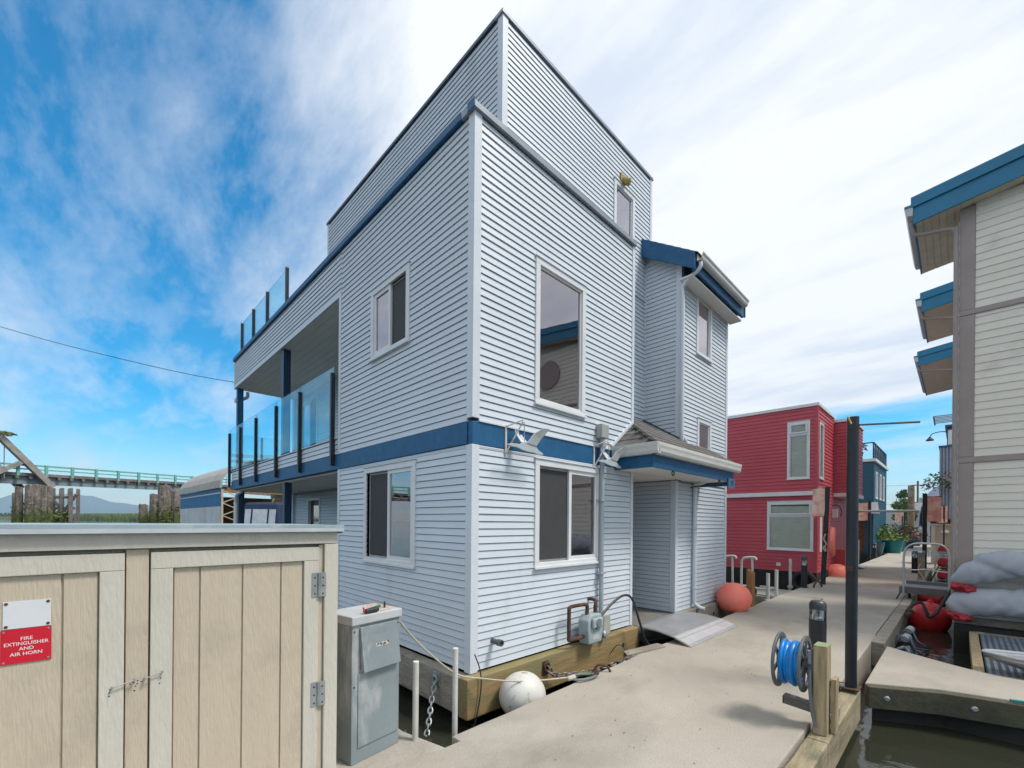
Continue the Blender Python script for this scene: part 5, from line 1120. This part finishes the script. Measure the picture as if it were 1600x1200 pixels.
pp = thing('roof_planter', 'blue pot with a leafy shrub on the teal house terrace', 'planter', (-.6, tyy + .3, tz + .16)); MB().lathe((-.6, tyy + .3, tz + .16), [(.2, 0), (.28, .4), (.3, .42), (.25, .43)], 16).build('pot', POTB, pp, smooth=True); bush('foliage', pp, (-.6, tyy + .3, tz + .8), .45, 160, (LEAFG, LEAFR), .08)
pp = thing('roof_planter', 'small leafy pot at the left end of the teal house terrace', 'planter', (-1.6, tyy + .3, tz + .16)); MB().lathe((-1.6, tyy + .3, tz + .16), [(.15, 0), (.2, .3), (.18, .31)], 16).build('pot', POTB, pp, smooth=True); bush('foliage', pp, (-1.6, tyy + .3, tz + .55), .3, 110, (LEAFG,), .08)
# gangplank and white stakes before the teal house
tag(MB().hexa([(-.9, 19.3, .42), (-.7, 18.4, .42), (.95, 18.7, .02), (.9, 19.6, .02), (-.9, 19.3, .48), (-.7, 18.4, .48), (.95, 18.7, .06), (.9, 19.6, .06)]).build('gangplank', ALU), 'sloping aluminium gangplank from the red house stern to the dock', 'gangplank')
tag(MB().box(.0, 17.6, -.3, .48, 18.9, .16).build('red_float', REDC, bev=.08), 'low red float under the gangplank', 'float')
for i, x in enumerate((-.72, -.45, .02, .28)):
    tag(MB().box(x - .035, 22.5, -.3, x + .035, 22.57, 1.02).build('white_stake', PVC, bev=.01), ['first', 'second', 'third', 'fourth'][i] + ' white stake from the left in front of the teal house porch', 'stake', 'white stakes before the teal house')
def planter(x, y, r, h, potm, mats, br, label, n=220):
    p = thing('planter', label, 'planter', (x, y, 0), 'potted plants along the dock')
    MB().lathe((x, y, 0), [(r * .72, 0), (r * .9, h * .5), (r, h), (r * 1.05, h + .02), (r * .9, h + .02), (r * .88, h - .04)], 18).build('pot', potm, p, smooth=True)
    bush('foliage', p, (x, y, h + br * .35), br, n, mats, .09)
planter(.62, 33.0, .55, .75, POT, (LEAFG, LEAFY), .5, 'large round teal pot with a small green plant, nearest of the pots', 160)
planter(.05, 30.6, .45, .7, POTB, (LEAFY, LEAFY, LEAFG), .95, 'blue-grey pot with a big yellow-green shrub before the teal house', 420)
planter(-.25, 33.5, .45, .9, POTB, (LEAFY, LEAFG), .95, 'tall yellow-green shrub in a pot behind the large teal pot', 380)
planter(.70, 35.5, .40, .6, POTB, (LEAFG, LEAFY), .65, 'green plant in a dark pot just beyond the large teal pot', 240)
planter(.45, 38.5, .42, .6, POTB, (LEAFG, LEAFR, LEAFR), .85, 'purple-red leafed shrub in the middle of the row of pots', 360)
planter(.30, 43.0, .45, .7, POTB, (LEAFG, LEAFG, LEAFY), 1.15, 'wide green shrub behind the purple-red one', 420)
planter(.85, 41.5, .38, .5, POTB, (LEAFG, LEAFR, FLOW), .75, 'dark pot with pink flowers toward the far end of the row', 260)
planter(.95, 47.5, .4, .5, POTB, (LEAFR, FLOW, LEAFG), .85, 'reddish plant at the far end of the row of pots', 260)
wb_ = thing('planter_bench', 'white planter box among the pots', 'planter', (.1, 35.8, 0)); MB().box(-.25, 35.2, 0, .30, 36.2, .65).build('box', WHITE, wb_, bev=.02); bush('foliage', wb_, (.0, 35.7, .8), .5, 160, (LEAFY, LEAFG), .09)
# far end: white building, tree, posts
fb = thing('far_building', 'pale low building closing the view at the far end of the dock', 'building', (-3, 95, 0))
MB().box(-9, 92, -.4, .5, 100, 3.9).build('wall', M('far_wall', (.58, .56, .55), .8, (.52, .5, .5), 2), fb); MB().hexa([(-3.5, 91.8, 3.9), (.2, 91.8, 3.9), (.2, 100, 3.9), (-3.5, 100, 3.9), (-3.2, 93, 5.4), (-.2, 93, 5.4), (-.2, 99, 5.4), (-3.2, 99, 5.4)]).build('roof', M('far_roof', (.36, .34, .33), .8), fb); MB().box(-3.4, 91.9, 2.6, -1.2, 91.99, 3.8).build('window', M('far_pinkish_blind', (.45, .28, .26), .7), fb); MB().box(-1.0, 94, 5.2, -.5, 94.6, 6.2).build('chimney', GALV, fb)
def tree(x, y, h, r, label, n, mats, z=-.4, cat='tree', leaf=.22):
    t = thing('tree', label, cat, (x, y, z)); MB().tube([(x, y, z), (x + .1, y, z + h * .5), (x, y, z + h * .9)], [r * .10, r * .07, r * .02], 8).build('trunk', BRW, t)
    mbs = [MB() for _ in mats]
    cl2 = [(V((x + random.uniform(-.6, .6) * r, y + random.uniform(-.6, .6) * r, z + h * (.55 + .42 * random.random()))), r * random.uniform(.3, .55)) for _ in range(9)]
    for i in range(n):
        c, rr = random.choice(cl2); d = V((random.gauss(0, 1), random.gauss(0, 1), random.gauss(0, .8))).normalized() * rr * random.uniform(.5, 1.05); p = c + d
        u_ = V((random.uniform(-1, 1), random.uniform(-1, 1), random.uniform(-.5, 1))).normalized(); v_ = u_.cross(V((.3, 1, .2))).normalized(); l = leaf * random.uniform(.6, 1.3); k = random.randrange(len(mats))
        mbs[k].add([p - u_ * l, p + v_ * l * .5, p + u_ * l, p - v_ * l * .5], [(0, 1, 2, 3)])
    cr = mbs[0].build('crown', mats[0], t)
    for k in range(1, len(mats)): mbs[k].build('crown', mats[k], t)
tree(-2.6, 89, 5.6, 1.6, 'small green tree in front of the far pale building', 700, (LEAFG, LEAFY))
tree(-3.6, 104, 9.0, 1.5, 'narrow dark conifer behind the far pale building', 600, (LEAFG,))
tree(1.0, 108, 8.2, 3.2, 'broad green tree behind the brown pile at the far end', 900, (LEAFG, LEAFG))
tag(MB().tube([(-.70, 71.5, -1), (-.70, 71.5, 6.75)], [.36, .33], 14).build('mooring_pile', M('brown_pile', (.28, .17, .09), .85, (.2, .12, .06), 2, 6, dirt=(.42, .38, .33), dlo=.5, dhi=.7, dscale=.6), smooth=True), 'tall brown timber pile at the far end of the dock', 'pile')
up_ = thing('utility_pole', 'thin grey utility pole far beyond the dock', 'utility pole', (-2.1, 113, 0)); MB().tube([(-2.1, 113, -1), (-2.1, 113, 10.4)], .16, 8).build('pole', BRW, up_); MB().bar((-3.2, 113, 9.6), (-1.0, 113, 9.6), .12, .14).build('crossarm', BRW, up_)
for z, z2, lb in ((9.7, 10.3, 'upper thin wire running left from the far utility pole'), (6.2, 6.0, 'lower thin wire running left from the far utility pole')): tag(MB().tube([(-2.1, 113, z), (-14, 118, z2 - .3), (-30, 125, z2)], .025, 5).build('overhead_wire', BLK), lb, 'wire')
rp2 = thing('red_post_box', 'red box on a thin black post near the far pots', 'post box', (-.2, 52, 0)); MB().tube([(-.2, 52, 0), (-.2, 52, 2.6)], .05, 8).build('post', BLK, rp2); MB().box(-.05, 51.8, 1.0, .25, 52.1, 1.7).build('box', REDC, rp2, bev=.03)
# tarp-covered boat on the right, corrugated house, small locker
tb = thing('tarp_boat', 'tall arched pale blue tarpaulin shelter on the right far down the dock', 'shelter', (3, 58, 0))
vs = []; fs = []
for i in range(9):
    y = 54 + i * 1.2
    for j in range(17):
        an = math.pi * j / 16; vs.append((3.3 - 2.4 * math.cos(an) * (1 - .06 * math.sin(y)), y, 1.6 + 4.3 * math.sin(an) ** .8 + .06 * math.sin(y * 2.3 + j)))
for i in range(8):
    for j in range(16): a = i * 17 + j; fs.append((a, a + 1, a + 18, a + 17))
o = MB().add(vs, fs).build('tarpaulin', M('tarp_pale_blue', (.55, .60, .74), .6, (.48, .53, .68), 1.2, 6, bump=.4, bscale=3), tb, smooth=True); o.modifiers.new('solid', 'SOLIDIFY').thickness = .03
MB().box(1.6, 55, -.3, 5.2, 63, 3.2).build('inside_shade_block', DARK, tb)  # solid near-black box painted as the shade under the tarpaulin
MB().add([vs[j] for j in range(2, 17)] + [(5.6, 54.02, 3.0), (1.9, 54.02, 2.6)], [tuple(range(17))]).build('end_flap', MATS['tarp_pale_blue'], tb)
for y in (54.1, 63): MB().tube([(.95, y, -.3), (.95, y, 1.7)], .06, 8).build('post', PVC, tb)
ch = thing('corrugated_house', 'grey corrugated metal clad house high on the right beyond the beige row', 'house', (5, 42, 0))
mb = MB()
x = 2.55
wlc = MB().box(2.6, 39.3, 2.2, 7, 46, 7.1).build('wall', GREYC, ch)
while x < 4.2: sub(wlc, 'corrugation', MB().box(x, 39.2, 2.2, x + .09, 39.299, 7.1), GREYC); x += .165
MB().box(2.5, 39.15, 7.101, 7, 46.1, 7.22).build('cap', DKCAP, ch); MB().box(2.9, 39.6, 7.23, 7, 45, 8.5).build('roof_room', M('dark_clad', (.08, .085, .09), .6), ch); MB().box(2.95, 39.55, 7.3, 3.15, 39.595, 8.3).build('window', WHITE, ch); MB().box(2.8, 39.4, 8.51, 7, 45.2, 8.65).build('cap', DKCAP, ch)
MB().tube(smoothpath([(2.9, 39.7, 8.2), (2.6, 39.6, 8.25), (2.2, 39.5, 8.15), (2.05, 39.5, 7.95)], 5), .03, 6).build('lamp_arm', BLK, ch); MB().lathe((2.05, 39.5, 7.75), [(.22, -.08), (.2, 0), (.08, .14), (.04, .2)], 12).build('lamp_shade', BLK, ch)
MB().box(3.1, 39.5, -.5, 7, 46, 2.19).build('lower_wall', TAUPE, ch)
bush('vine', ch, (2.55, 38.2, 4.4), .9, 300, (LEAFG, LEAFR), .1, 1.0)
lk2 = thing('small_locker', 'small beige dock locker with a white lamp on the right beyond the cart', 'locker', (2.9, 24, 0))
MB().box(2.66, 24.2, .02, 3.42, 25.2, 1.72).build('body', LOCK, lk2); MB().box(2.60, 24.12, 1.721, 3.48, 25.3, 1.80).build('lid', LOCKT, lk2)
for x0, x1 in ((2.64, 2.78), (3.30, 3.44)): MB().box(x0, 24.16, .02, x1, 24.199, 1.71).build('trim', LOCKT, lk2)
MB().lathe((3.08, 24.14, 1.42), [(.10, -.05), (.14, 0), (.12, .07), (.04, .1)], 14).build('lamp', WHITE, lk2, smooth=True)
for i, (y, z, lb) in enumerate(((16.6, .95, 'upper red bundle hanging beside the small locker'), (16.4, .58, 'middle red bundle hanging beside the small locker'), (16.2, .2, 'lowest red bundle hanging beside the small locker'))):
    r_ = thing('red_bundle', lb, 'fender', (3.2, y, z), 'red bundles by the small locker'); MB().lathe((3.16, y, z), [(.04, -.16), (.10, -.12), (.12, 0), (.10, .1), (.03, .15)], 12, (.3, .2, 1)).build('body', REDC, r_, smooth=True); MB().lathe((3.16, y, z - .2), [(.09, -.02), (.1, 0), (.08, .02)], 10).build('base', BLK, r_)
MB_ = thing('timber_post', 'weathered square post that carries the largest right-hand banner', 'post', (2.62, 16.2, 0)); MB().box(2.60, 16.05, -.4, 2.76, 16.2, .85).build('post', TIMBG, MB_, bev=.01); MB().tube(smoothpath([(2.66, 16.0, .5), (2.62, 15.98, .3), (2.72, 15.98, .1), (2.80, 16, -.1)], 5), .02, 6).build('rope', ROPE, MB_)

# ================================================================== RIVER SIDE: boathouse, boats, piles, bridge, far shore
BH = thing('boathouse', 'white corrugated boathouse with a blue stripe and curved roof on the river', 'boathouse', (-24, 3, WL))
p1 = V((-29.2, 1.25, 0)); p2 = V((-20.14, 1.59, 0)); du = (p2 - p1).normalized(); dn = V((-du.y, du.x, 0))
FBh = Fr(p1, du, -dn); LBh = (p2 - p1).length
def corr(z0, z1, mat, nm):
    n = int(LBh / .07); vs = []; fs = []
    for i in range(n + 1):
        b = .018 * math.cos(i * math.pi * .5); vs += [FBh.p(LBh * i / n, b, z0), FBh.p(LBh * i / n, b, z1)]
    fs = [(2 * i, 2 * i + 2, 2 * i + 3, 2 * i + 1) for i in range(n)]
    return MB().add(vs, fs).build(nm, mat, BH, smooth=True)
corr(WL, 2.32, CORR, 'wall'); corr(2.32, 3.16, CORB, 'stripe'); MB().fbox(FBh, 0, LBh, .02, .03, 2.9, 2.96).build('stripe_line', CORR, BH)
vs = []; fs = []
for j in range(15):
    t = j / 14; an = math.pi * t; b = -.15 - 5.2 * (1 - math.cos(an)) / 2 * 1.0; z = 3.16 + 1.6 * math.sin(an)
    vs += [FBh.p(-.2, b + .25, z), FBh.p(LBh + .2, b + .25, z)]
fs = [(2 * j, 2 * j + 2, 2 * j + 3, 2 * j + 1) for j in range(14)]
o = MB().add(vs, fs).build('roof', M('roof_sheet_tan', (.42, .38, .32), .6, (.33, .30, .26), 1.5, 6), BH); o.modifiers.new('solid', 'SOLIDIFY').thickness = .05
for j in range(7):
    a = .1 + j * LBh / 7; 
    for q in range(14):
        pass
MB().fbox(FBh, 0, LBh, -5.3, -5.2, WL, 3.2).build('wall', PLY, BH); MB().fbox(FBh, -.05, .0, -5.2, 0, WL, 3.15).build('wall', PLY, BH)
mb = MB()
for b0 in (-.05, -5.1):
    mb.bar(FBh.p(LBh, b0, WL), FBh.p(LBh, b0, 3.1), .08, .08); mb.bar(FBh.p(LBh + .02, b0 - .6, WL), FBh.p(LBh + .02, b0 - .75, 3.1), .06, .06)
    for i in range(6): z = WL + i * .58; mb.bar(FBh.p(LBh, b0, z), FBh.p(LBh + .02, b0 - .65, z + .29), .04, .04); mb.bar(FBh.p(LBh + .02, b0 - .65, z + .29), FBh.p(LBh, b0, z + .58), .04, .04)
mb.build('gable_truss', M('truss_tan', (.50, .44, .33), .7), BH)
mb = MB()
for i in range(9): mb.bar(FBh.p(LBh - .3, -.3 - i * .55, 3.1), FBh.p(LBh - .3, -.6 - i * .55, 3.1 + 1.5 * math.sin(math.pi * (.06 + i / 10))), .06, .06)
mb.bar(FBh.p(LBh - .3, -.1, 3.05), FBh.p(LBh - .3, -5.2, 3.05), .08, .12); mb.build('roof_truss', BROWNW, BH)
PS = thing('plywood_shed', 'tan plywood shed seen under the balcony deck', 'shed', (-17, 8, WL))
MB().box(-19.5, 6.9, WL, -11.8, 7.0, 3.1).build('wall', PLY, PS)
for i in range(6): MB().box(-19.5 + i * 1.5, 6.84, WL, -19.42 + i * 1.5, 6.899, 3.1).build('stud', BROWNW, PS)
MB().hexa([(-20, 5.6, 3.0), (-11.5, 5.6, 3.0), (-11.5, 7.6, 3.4), (-20, 7.6, 3.4), (-20, 5.6, 3.1), (-11.5, 5.6, 3.1), (-11.5, 7.6, 3.5), (-20, 7.6, 3.5)]).build('roof', BRW, PS)
BT = thing('canvas_boat', 'moored boat with a dark blue canvas enclosure under the balcony', 'boat', (-16.8, 2.4, WL))
bu = V((.70, .715, 0)); bn = V((.715, -.70, 0)); FBt = Fr((-17.3, 1.75, 0), bu, bn)
MB().hexa([FBt.p(-.15, .1, 1.15), FBt.p(1.75, .1, 1.15), FBt.p(1.75, -1.6, 1.15), FBt.p(-.15, -1.6, 1.15), FBt.p(.10, -.12, 2.42), FBt.p(1.5, -.12, 2.42), FBt.p(1.5, -1.4, 2.5), FBt.p(.1, -1.4, 2.5)]).build('canvas_enclosure', CANVB, BT, bev=.08)
for a0, a1 in ((.18, .42), (.5, 1.1), (1.18, 1.45)):
    MB().hexa([FBt.p(a0, .075, 1.4), FBt.p(a1, .075, 1.4), FBt.p(a1, .06, 1.4), FBt.p(a0, .06, 1.4), FBt.p(a0, -.03, 2.15), FBt.p(a1, -.03, 2.15), FBt.p(a1, -.05, 2.15), FBt.p(a0, -.05, 2.15)]).build('clear_panel', M('clear_vinyl', (.50, .54, .60), .25, (.38, .42, .48), 4), BT)
MB().hexa([FBt.p(.1, .1, WL - .1), FBt.p(1.5, .1, WL - .1), FBt.p(1.4, -4.5, WL - .1), FBt.p(.2, -4.5, WL - .1), FBt.p(-.25, .2, 1.149), FBt.p(1.85, .2, 1.149), FBt.p(1.6, -5, 1.149), FBt.p(.0, -5, 1.149)]).build('hull', WHITE, BT, bev=.05)
def algae(mt, z1, col):      # algae grows on the lower, wetter end of river piles
    t = mt.node_tree; b = t.nodes['Principled BSDF']; l = b.inputs['Base Color'].links[0].from_socket
    tc_ = t.nodes.new('ShaderNodeTexCoord'); sp = t.nodes.new('ShaderNodeSeparateXYZ'); t.links.new(tc_.outputs['Object'], sp.inputs[0])
    no = t.nodes.new('ShaderNodeTexNoise'); no.inputs['Scale'].default_value = 1.1; no.inputs['Detail'].default_value = 6; t.links.new(tc_.outputs['Object'], no.inputs['Vector'])
    ad = t.nodes.new('ShaderNodeMath'); ad.operation = 'MULTIPLY_ADD'; t.links.new(no.outputs['Fac'], ad.inputs[0]); ad.inputs[1].default_value = -4.5; t.links.new(sp.outputs[2], ad.inputs[2])
    mr = t.nodes.new('ShaderNodeMapRange'); t.links.new(ad.outputs[0], mr.inputs[0]); mr.inputs[1].default_value = z1 - 1.6; mr.inputs[2].default_value = z1 - 2.6
    mx_ = t.nodes.new('ShaderNodeMixRGB'); t.links.new(mr.outputs[0], mx_.inputs[0]); t.links.new(l, mx_.inputs[1]); mx_.inputs[2].default_value = col + (1,); t.links.new(mx_.outputs[0], b.inputs['Base Color'])
algae(PILE, 2.2, (.075, .10, .02))
def pile(x, y, zt_, r, label, moss=.0, mat=PILE, grp='weathered timber piles in the river', lean=(0, 0)):
    t = thing('timber_pile', label, 'pile', (x, y, WL), grp)
    n = 14; vs = []; fs = []; lv = 8
    ph = random.uniform(0, 6)
    for i in range(lv + 1):
        q = i / lv; z = WL - .5 + (zt_ - WL + .5) * q
        for j in range(n):
            an = 2 * math.pi * j / n; rr = r * (1.06 - .16 * q) * (1 + .07 * math.sin(5 * an + ph) + .05 * math.sin(9 * an + 2 * ph)); vs.append((x + lean[0] * q + rr * math.cos(an), y + lean[1] * q + rr * math.sin(an), z + (random.uniform(-.15, .1) * r * 2 if i == lv else 0)))
    for i in range(lv):
        for j in range(n): fs.append((i * n + j, i * n + (j + 1) % n, (i + 1) * n + (j + 1) % n, (i + 1) * n + j))
    fs.append(tuple(lv * n + j for j in range(n)))
    MB().add(vs, fs).build('shaft', mat, t, smooth=True)
    if moss:
        mb = MB()
        for i in range(int(260 * moss)):
            an = random.uniform(0, 6.28); z = WL + (zt_ - WL) * random.random() ** 1.2 * .72; rr = r * 1.06; p = V((x + rr * math.cos(an), y + rr * math.sin(an), z)); s_ = r * .45 * random.uniform(.4, 1.2)
            d = V((math.cos(an), math.sin(an), random.uniform(-.8, .5))).normalized(); k = d.cross(V((0, 0, 1))).normalized()
            mb.add([p - k * s_, p + d * s_ * .5 + V((0, 0, -s_ * .6)), p + k * s_, p + d * s_ * .5 + V((0, 0, s_ * .4))], [(0, 1, 2, 3)])
        mb.build('moss', MOSS, t, kind='stuff')
    return t
pile(-48.65, 1.03, 3.05, .34, 'short mossy pile left of the boathouse with a rusty top', 1.0, lean=(-.1, -.1)); pile(-50.6, 1.9, 4.1, .40, 'split grey pile next to the short mossy one', .25); pile(-47.4, 2.32, 4.75, .50, 'tallest grey pile of the group left of the boathouse, mossy at its foot', .9); pile(-50.4, 3.6, 4.6, .58, 'dark thick pile closest to the boathouse', .2)
for i, (x, y, z) in enumerate(((-65.7, -7.85, 5.0), (-65.0, -7.1, 5.2), (-65.2, -6.6, 5.25), (-65.5, -6.1, 5.2), (-65.8, -5.75, 5.2), (-68.9, -8.3, 4.4))):
    pile(x, y, z, .33, ['first', 'second', 'third', 'fourth', 'fifth', 'hindmost, lowest'][i] + ' pile of the clustered dolphin under the bridge', .55, grp='clustered piles under the bridge')

# timber swing bridge
BD = thing('timber_bridge', 'long timber and steel bridge with green railings across the river', 'bridge', (-80, 0, WL))
q0 = V((-66.0, -24.4, 0)); q1 = V((-85.15, 13.75, 0)); bd = (q1 - q0).normalized(); q1 = q1 + bd * 60; bnn = V((bd.y, -bd.x, 0)); FBd = Fr(q0, bd, bnn)
def bz(a): return 6.6 + a * .0262 if a < 45 else 7.78
def span(a0, a1, b0, b1, d0, d1, mat, nm): return MB().hexa([FBd.p(a0, b0, bz(a0) + d0), FBd.p(a1, b0, bz(a1) + d0), FBd.p(a1, b1, bz(a1) + d0), FBd.p(a0, b1, bz(a0) + d0), FBd.p(a0, b0, bz(a0) + d1), FBd.p(a1, b0, bz(a1) + d1), FBd.p(a1, b1, bz(a1) + d1), FBd.p(a0, b1, bz(a0) + d1)]).build(nm, mat, BD)
for a in range(-30, 100, 5):
    span(a, a + 4.95, -6, .15, -.35, 0, BRW, 'deck_panel')
    if a > 14: span(a, a + 5, -.5, -.2, -1.35, -.36, BRS, 'girder')
    else: span(a, a + 5, -.5, -.1, -1.25, -.75, BRW, 'stringer')
    span(a, a + 4.98, .0, .12, .82, 1.02, BRG, 'top_rail'); span(a, a + 4.98, .02, .10, .38, .52, BRG, 'mid_rail')
    for k in (0, 2.5): span(a + k, a + k + .28, .122, .30, -.35, 1.04, BRG, 'rail_post')
    for k in (0, 1.2, 2.4, 3.6): span(a + k, a + k + .3, -.3, .3, -.7, -.36, BRW, 'cross_beam')
for a in (43.5,): MB().tube([FBd.p(a, .2, bz(a)), FBd.p(a, .2, bz(a) + 2.2)], .05, 6).build('marker_post', BRW, BD)
def bpt(a, z): return FBd.p(a, .35, z)
for b_ in (.45, -6.2):
    mb = MB()
    P = lambda a, z: FBd.p(a, b_, z)
    mb.bar(P(15.9, 11.1), P(20.6, 5.5), .6, .6); mb.bar(P(16.4, 11.1), P(4, 11.3), .35, .45); mb.bar(P(15.9, 11.1), P(10, 5.6), .3, .3); mb.bar(P(18.0, 8.4), P(14.6, 5.9), .42, .42); mb.bar(P(4, 11.3), P(10, 5.6), .35, .35)
    mb.tube([P(16.4, 10.6), P(16.4, 6.2)], .05, 6)
    mb.build('truss', M('truss_grey', (.34, .31, .28), .9, (.22, .2, .18), 2, 6), BD)
bush('truss_weeds', BD, FBd.p(16.4, .4, 11.3), .9, 160, (M('dry_weed', (.24, .20, .07), .9), LEAFG), .18, .35)
# bridge pier with lattice
pr = thing('bridge_pier', 'dark braced timber pier overgrown with green weeds under the bridge', 'pier', (-71.8, -4.7, WL))
for i in range(3):
    for j in range(2):
        x, y = -72.2 + i * 1.0 - j * 1.5, -5.6 + i * .75 + j * .6; MB().box(x - .18, y - .18, WL - .5, x + .18, y + .18, 5.3).build('pile', BRW, pr)
for z in (.4, 1.6, 2.9, 4.2): MB().bar((-72.4, -5.9, z), (-70.0, -3.7, z), .2, .28).build('cross_beam', BRW, pr)
for a, b in ((.2, 4.6), (4.4, .6)): MB().bar((-72.2, -5.9, a), (-69.9, -3.6, b), .16, .24).build('brace', BRW, pr)
MB().bar((-69.8, -3.4, .9), (-66, -.6, -.2), .2, .2).build('brace', BRW, pr)
bush('pier_weeds', pr, (-70.9, -5.0, 1.5), 1.1, 260, (LEAFY, LEAFG, MOSS), .2, 1.2)
tag(MB().tube(smoothpath([(-60, -10.3, 20.0), (-52.5, -4, 17.2), (-45.5, 4.5, 14.9), (-40, 11, 13.9)], 8), .028, 6).build('overhead_wire', BLK), 'thin power line crossing the sky on the left', 'wire')

# far shore: reed marsh, tree line, hills, haze
def terrain(name, pts_near, depth_dir, h0, mat, label=None): pass
GRS = M('marsh_reed', (.16, .21, .04), .9, (.10, .145, .03), .05, 6)
def reeds(name, c, length, ang, width, h, n, mat, lab):
    mb = MB(); d = V((math.cos(ang), math.sin(ang), 0)); k = V((-d.y, d.x, 0))
    for i in range(n):
        p = V(c) + d * random.uniform(-.5, .5) * length + k * random.uniform(-.5, .5) * width; e = 1 - (abs((p - V(c)).dot(d)) / (length * .5)) ** 4
        hh = h * random.uniform(.6, 1.15) * (.35 + .65 * e); w_ = h * .12 * random.uniform(.6, 1.3); q = V((random.uniform(-1, 1), random.uniform(-1, 1), 0)).normalized() * w_; t = V((random.uniform(-.3, .3), random.uniform(-.3, .3), 0)) * h * .5
        mb.add([p - q, p + q, p + q * .2 + t + V((0, 0, hh)), p - q * .2 + t + V((0, 0, hh))], [(0, 1, 2, 3)])
    o = mb.build(name, mat); o['kind'] = 'stuff'; o['label'] = lab; o['category'] = 'reeds'; return o
def polar(px_, depth, z=WL):      # world point on the ground for a bearing given as a lateral/forward ratio
    u_ = (px_ - 800) / 682; p = CAM + fw * depth + rt * (u_ * depth); p.z = z; return p
A = polar(128, 560); B = polar(345, 400); ang = math.atan2((B - A).y, (B - A).x)
reeds('reed_bed', (A + B) / 2, (B - A).length * 1.15, ang, 60, 7.0, 30000, GRS, 'band of tall green reeds along the near river bank')
A = polar(-500, 620); B = polar(700, 620); ang = math.atan2((B - A).y, (B - A).x)
reeds('marsh', (A + B) / 2, (B - A).length, ang, 60, 4.0, 16000, M('marsh_far', (.19, .23, .06), .9, (.12, .16, .04), .03, 5), 'flat green marsh on the far side of the river')
struct(MB().prism([tuple(polar(p, d_, WL - 1)) for p, d_ in ((-900, 640), (1000, 640), (1400, 2200), (-1600, 2200))], (0, 0, 1.6)).build('far_bank', MATS['marsh_far']))
A = polar(-800, 760); B = polar(900, 760); ang = math.atan2((B - A).y, (B - A).x)
reeds('tree_line', (A + B) / 2 + V((0, 0, .5)), (B - A).length, ang, 60, 9.5, 9000, M('far_trees', (.035, .06, .02), .9, (.025, .045, .015), .03, 5), 'distant dark tree line behind the marsh')['category'] = 'trees'
def hills(name, depth, prof, mat):
    vs = []; fs = []; n = len(prof)
    pts = []
    for i in range(n - 1):
        for j in range(8):
            t = j / 8; t2 = (1 - math.cos(math.pi * t)) / 2; pts.append((prof[i][0] + (prof[i + 1][0] - prof[i][0]) * t, prof[i][1] + (prof[i + 1][1] - prof[i][1]) * t2))
    pts.append(prof[-1]); rows = 7
    for k in range(rows):
        f = k / (rows - 1)
        for i, (p, h_) in enumerate(pts):
            q = polar(p, depth * (1 + .25 * f)); hh = h_ * math.sin(f * math.pi / 2) * (1 + .05 * math.sin(i * 1.7 + k) * (f < 1)) + (random.uniform(-.012, .012) * h_ if k == rows - 1 else 0)
            q.z = WL - 2 + hh * (1 + .25 * f); vs.append(q)
    m3 = len(pts)
    for k in range(rows - 1):
        for i in range(m3 - 1): a = k * m3 + i; fs.append((a, a + 1, a + m3 + 1, a + m3))
    return struct(MB().add(vs, fs).build(name, mat, smooth=True))
K = 5000 / 682
hills('hills', 5000, [(-700, 10 * K), (-400, 26 * K), (-150, 22 * K), (-30, 24 * K), (30, 38 * K), (60, 36 * K), (110, 39 * K), (140, 36 * K), (180, 26 * K), (220, 22 * K), (270, 20 * K), (340, 24 * K), (430, 18 * K), (560, 26 * K), (800, 12 * K), (1200, 16 * K), (1700, 8 * K)], M('forest_hill', (.035, .065, .03), .95, (.025, .05, .025), .004, 5))
hz_ = MB().box(-8400, -8400, WL - 3, 8400, 8400, 400).build('haze', None); hz_['kind'] = 'stuff'
hm = bpy.data.materials.new('haze_air'); hm.use_nodes = True; t = hm.node_tree; t.nodes.clear()
pv = t.nodes.new('ShaderNodeVolumePrincipled'); pv.inputs['Color'].default_value = (.58, .80, 1, 1); pv.inputs['Density'].default_value = .00016; pv.inputs['Anisotropy'].default_value = .1
mo = t.nodes.new('ShaderNodeOutputMaterial'); t.links.new(pv.outputs[0], mo.inputs['Volume']); hz_.data.materials.append(hm)
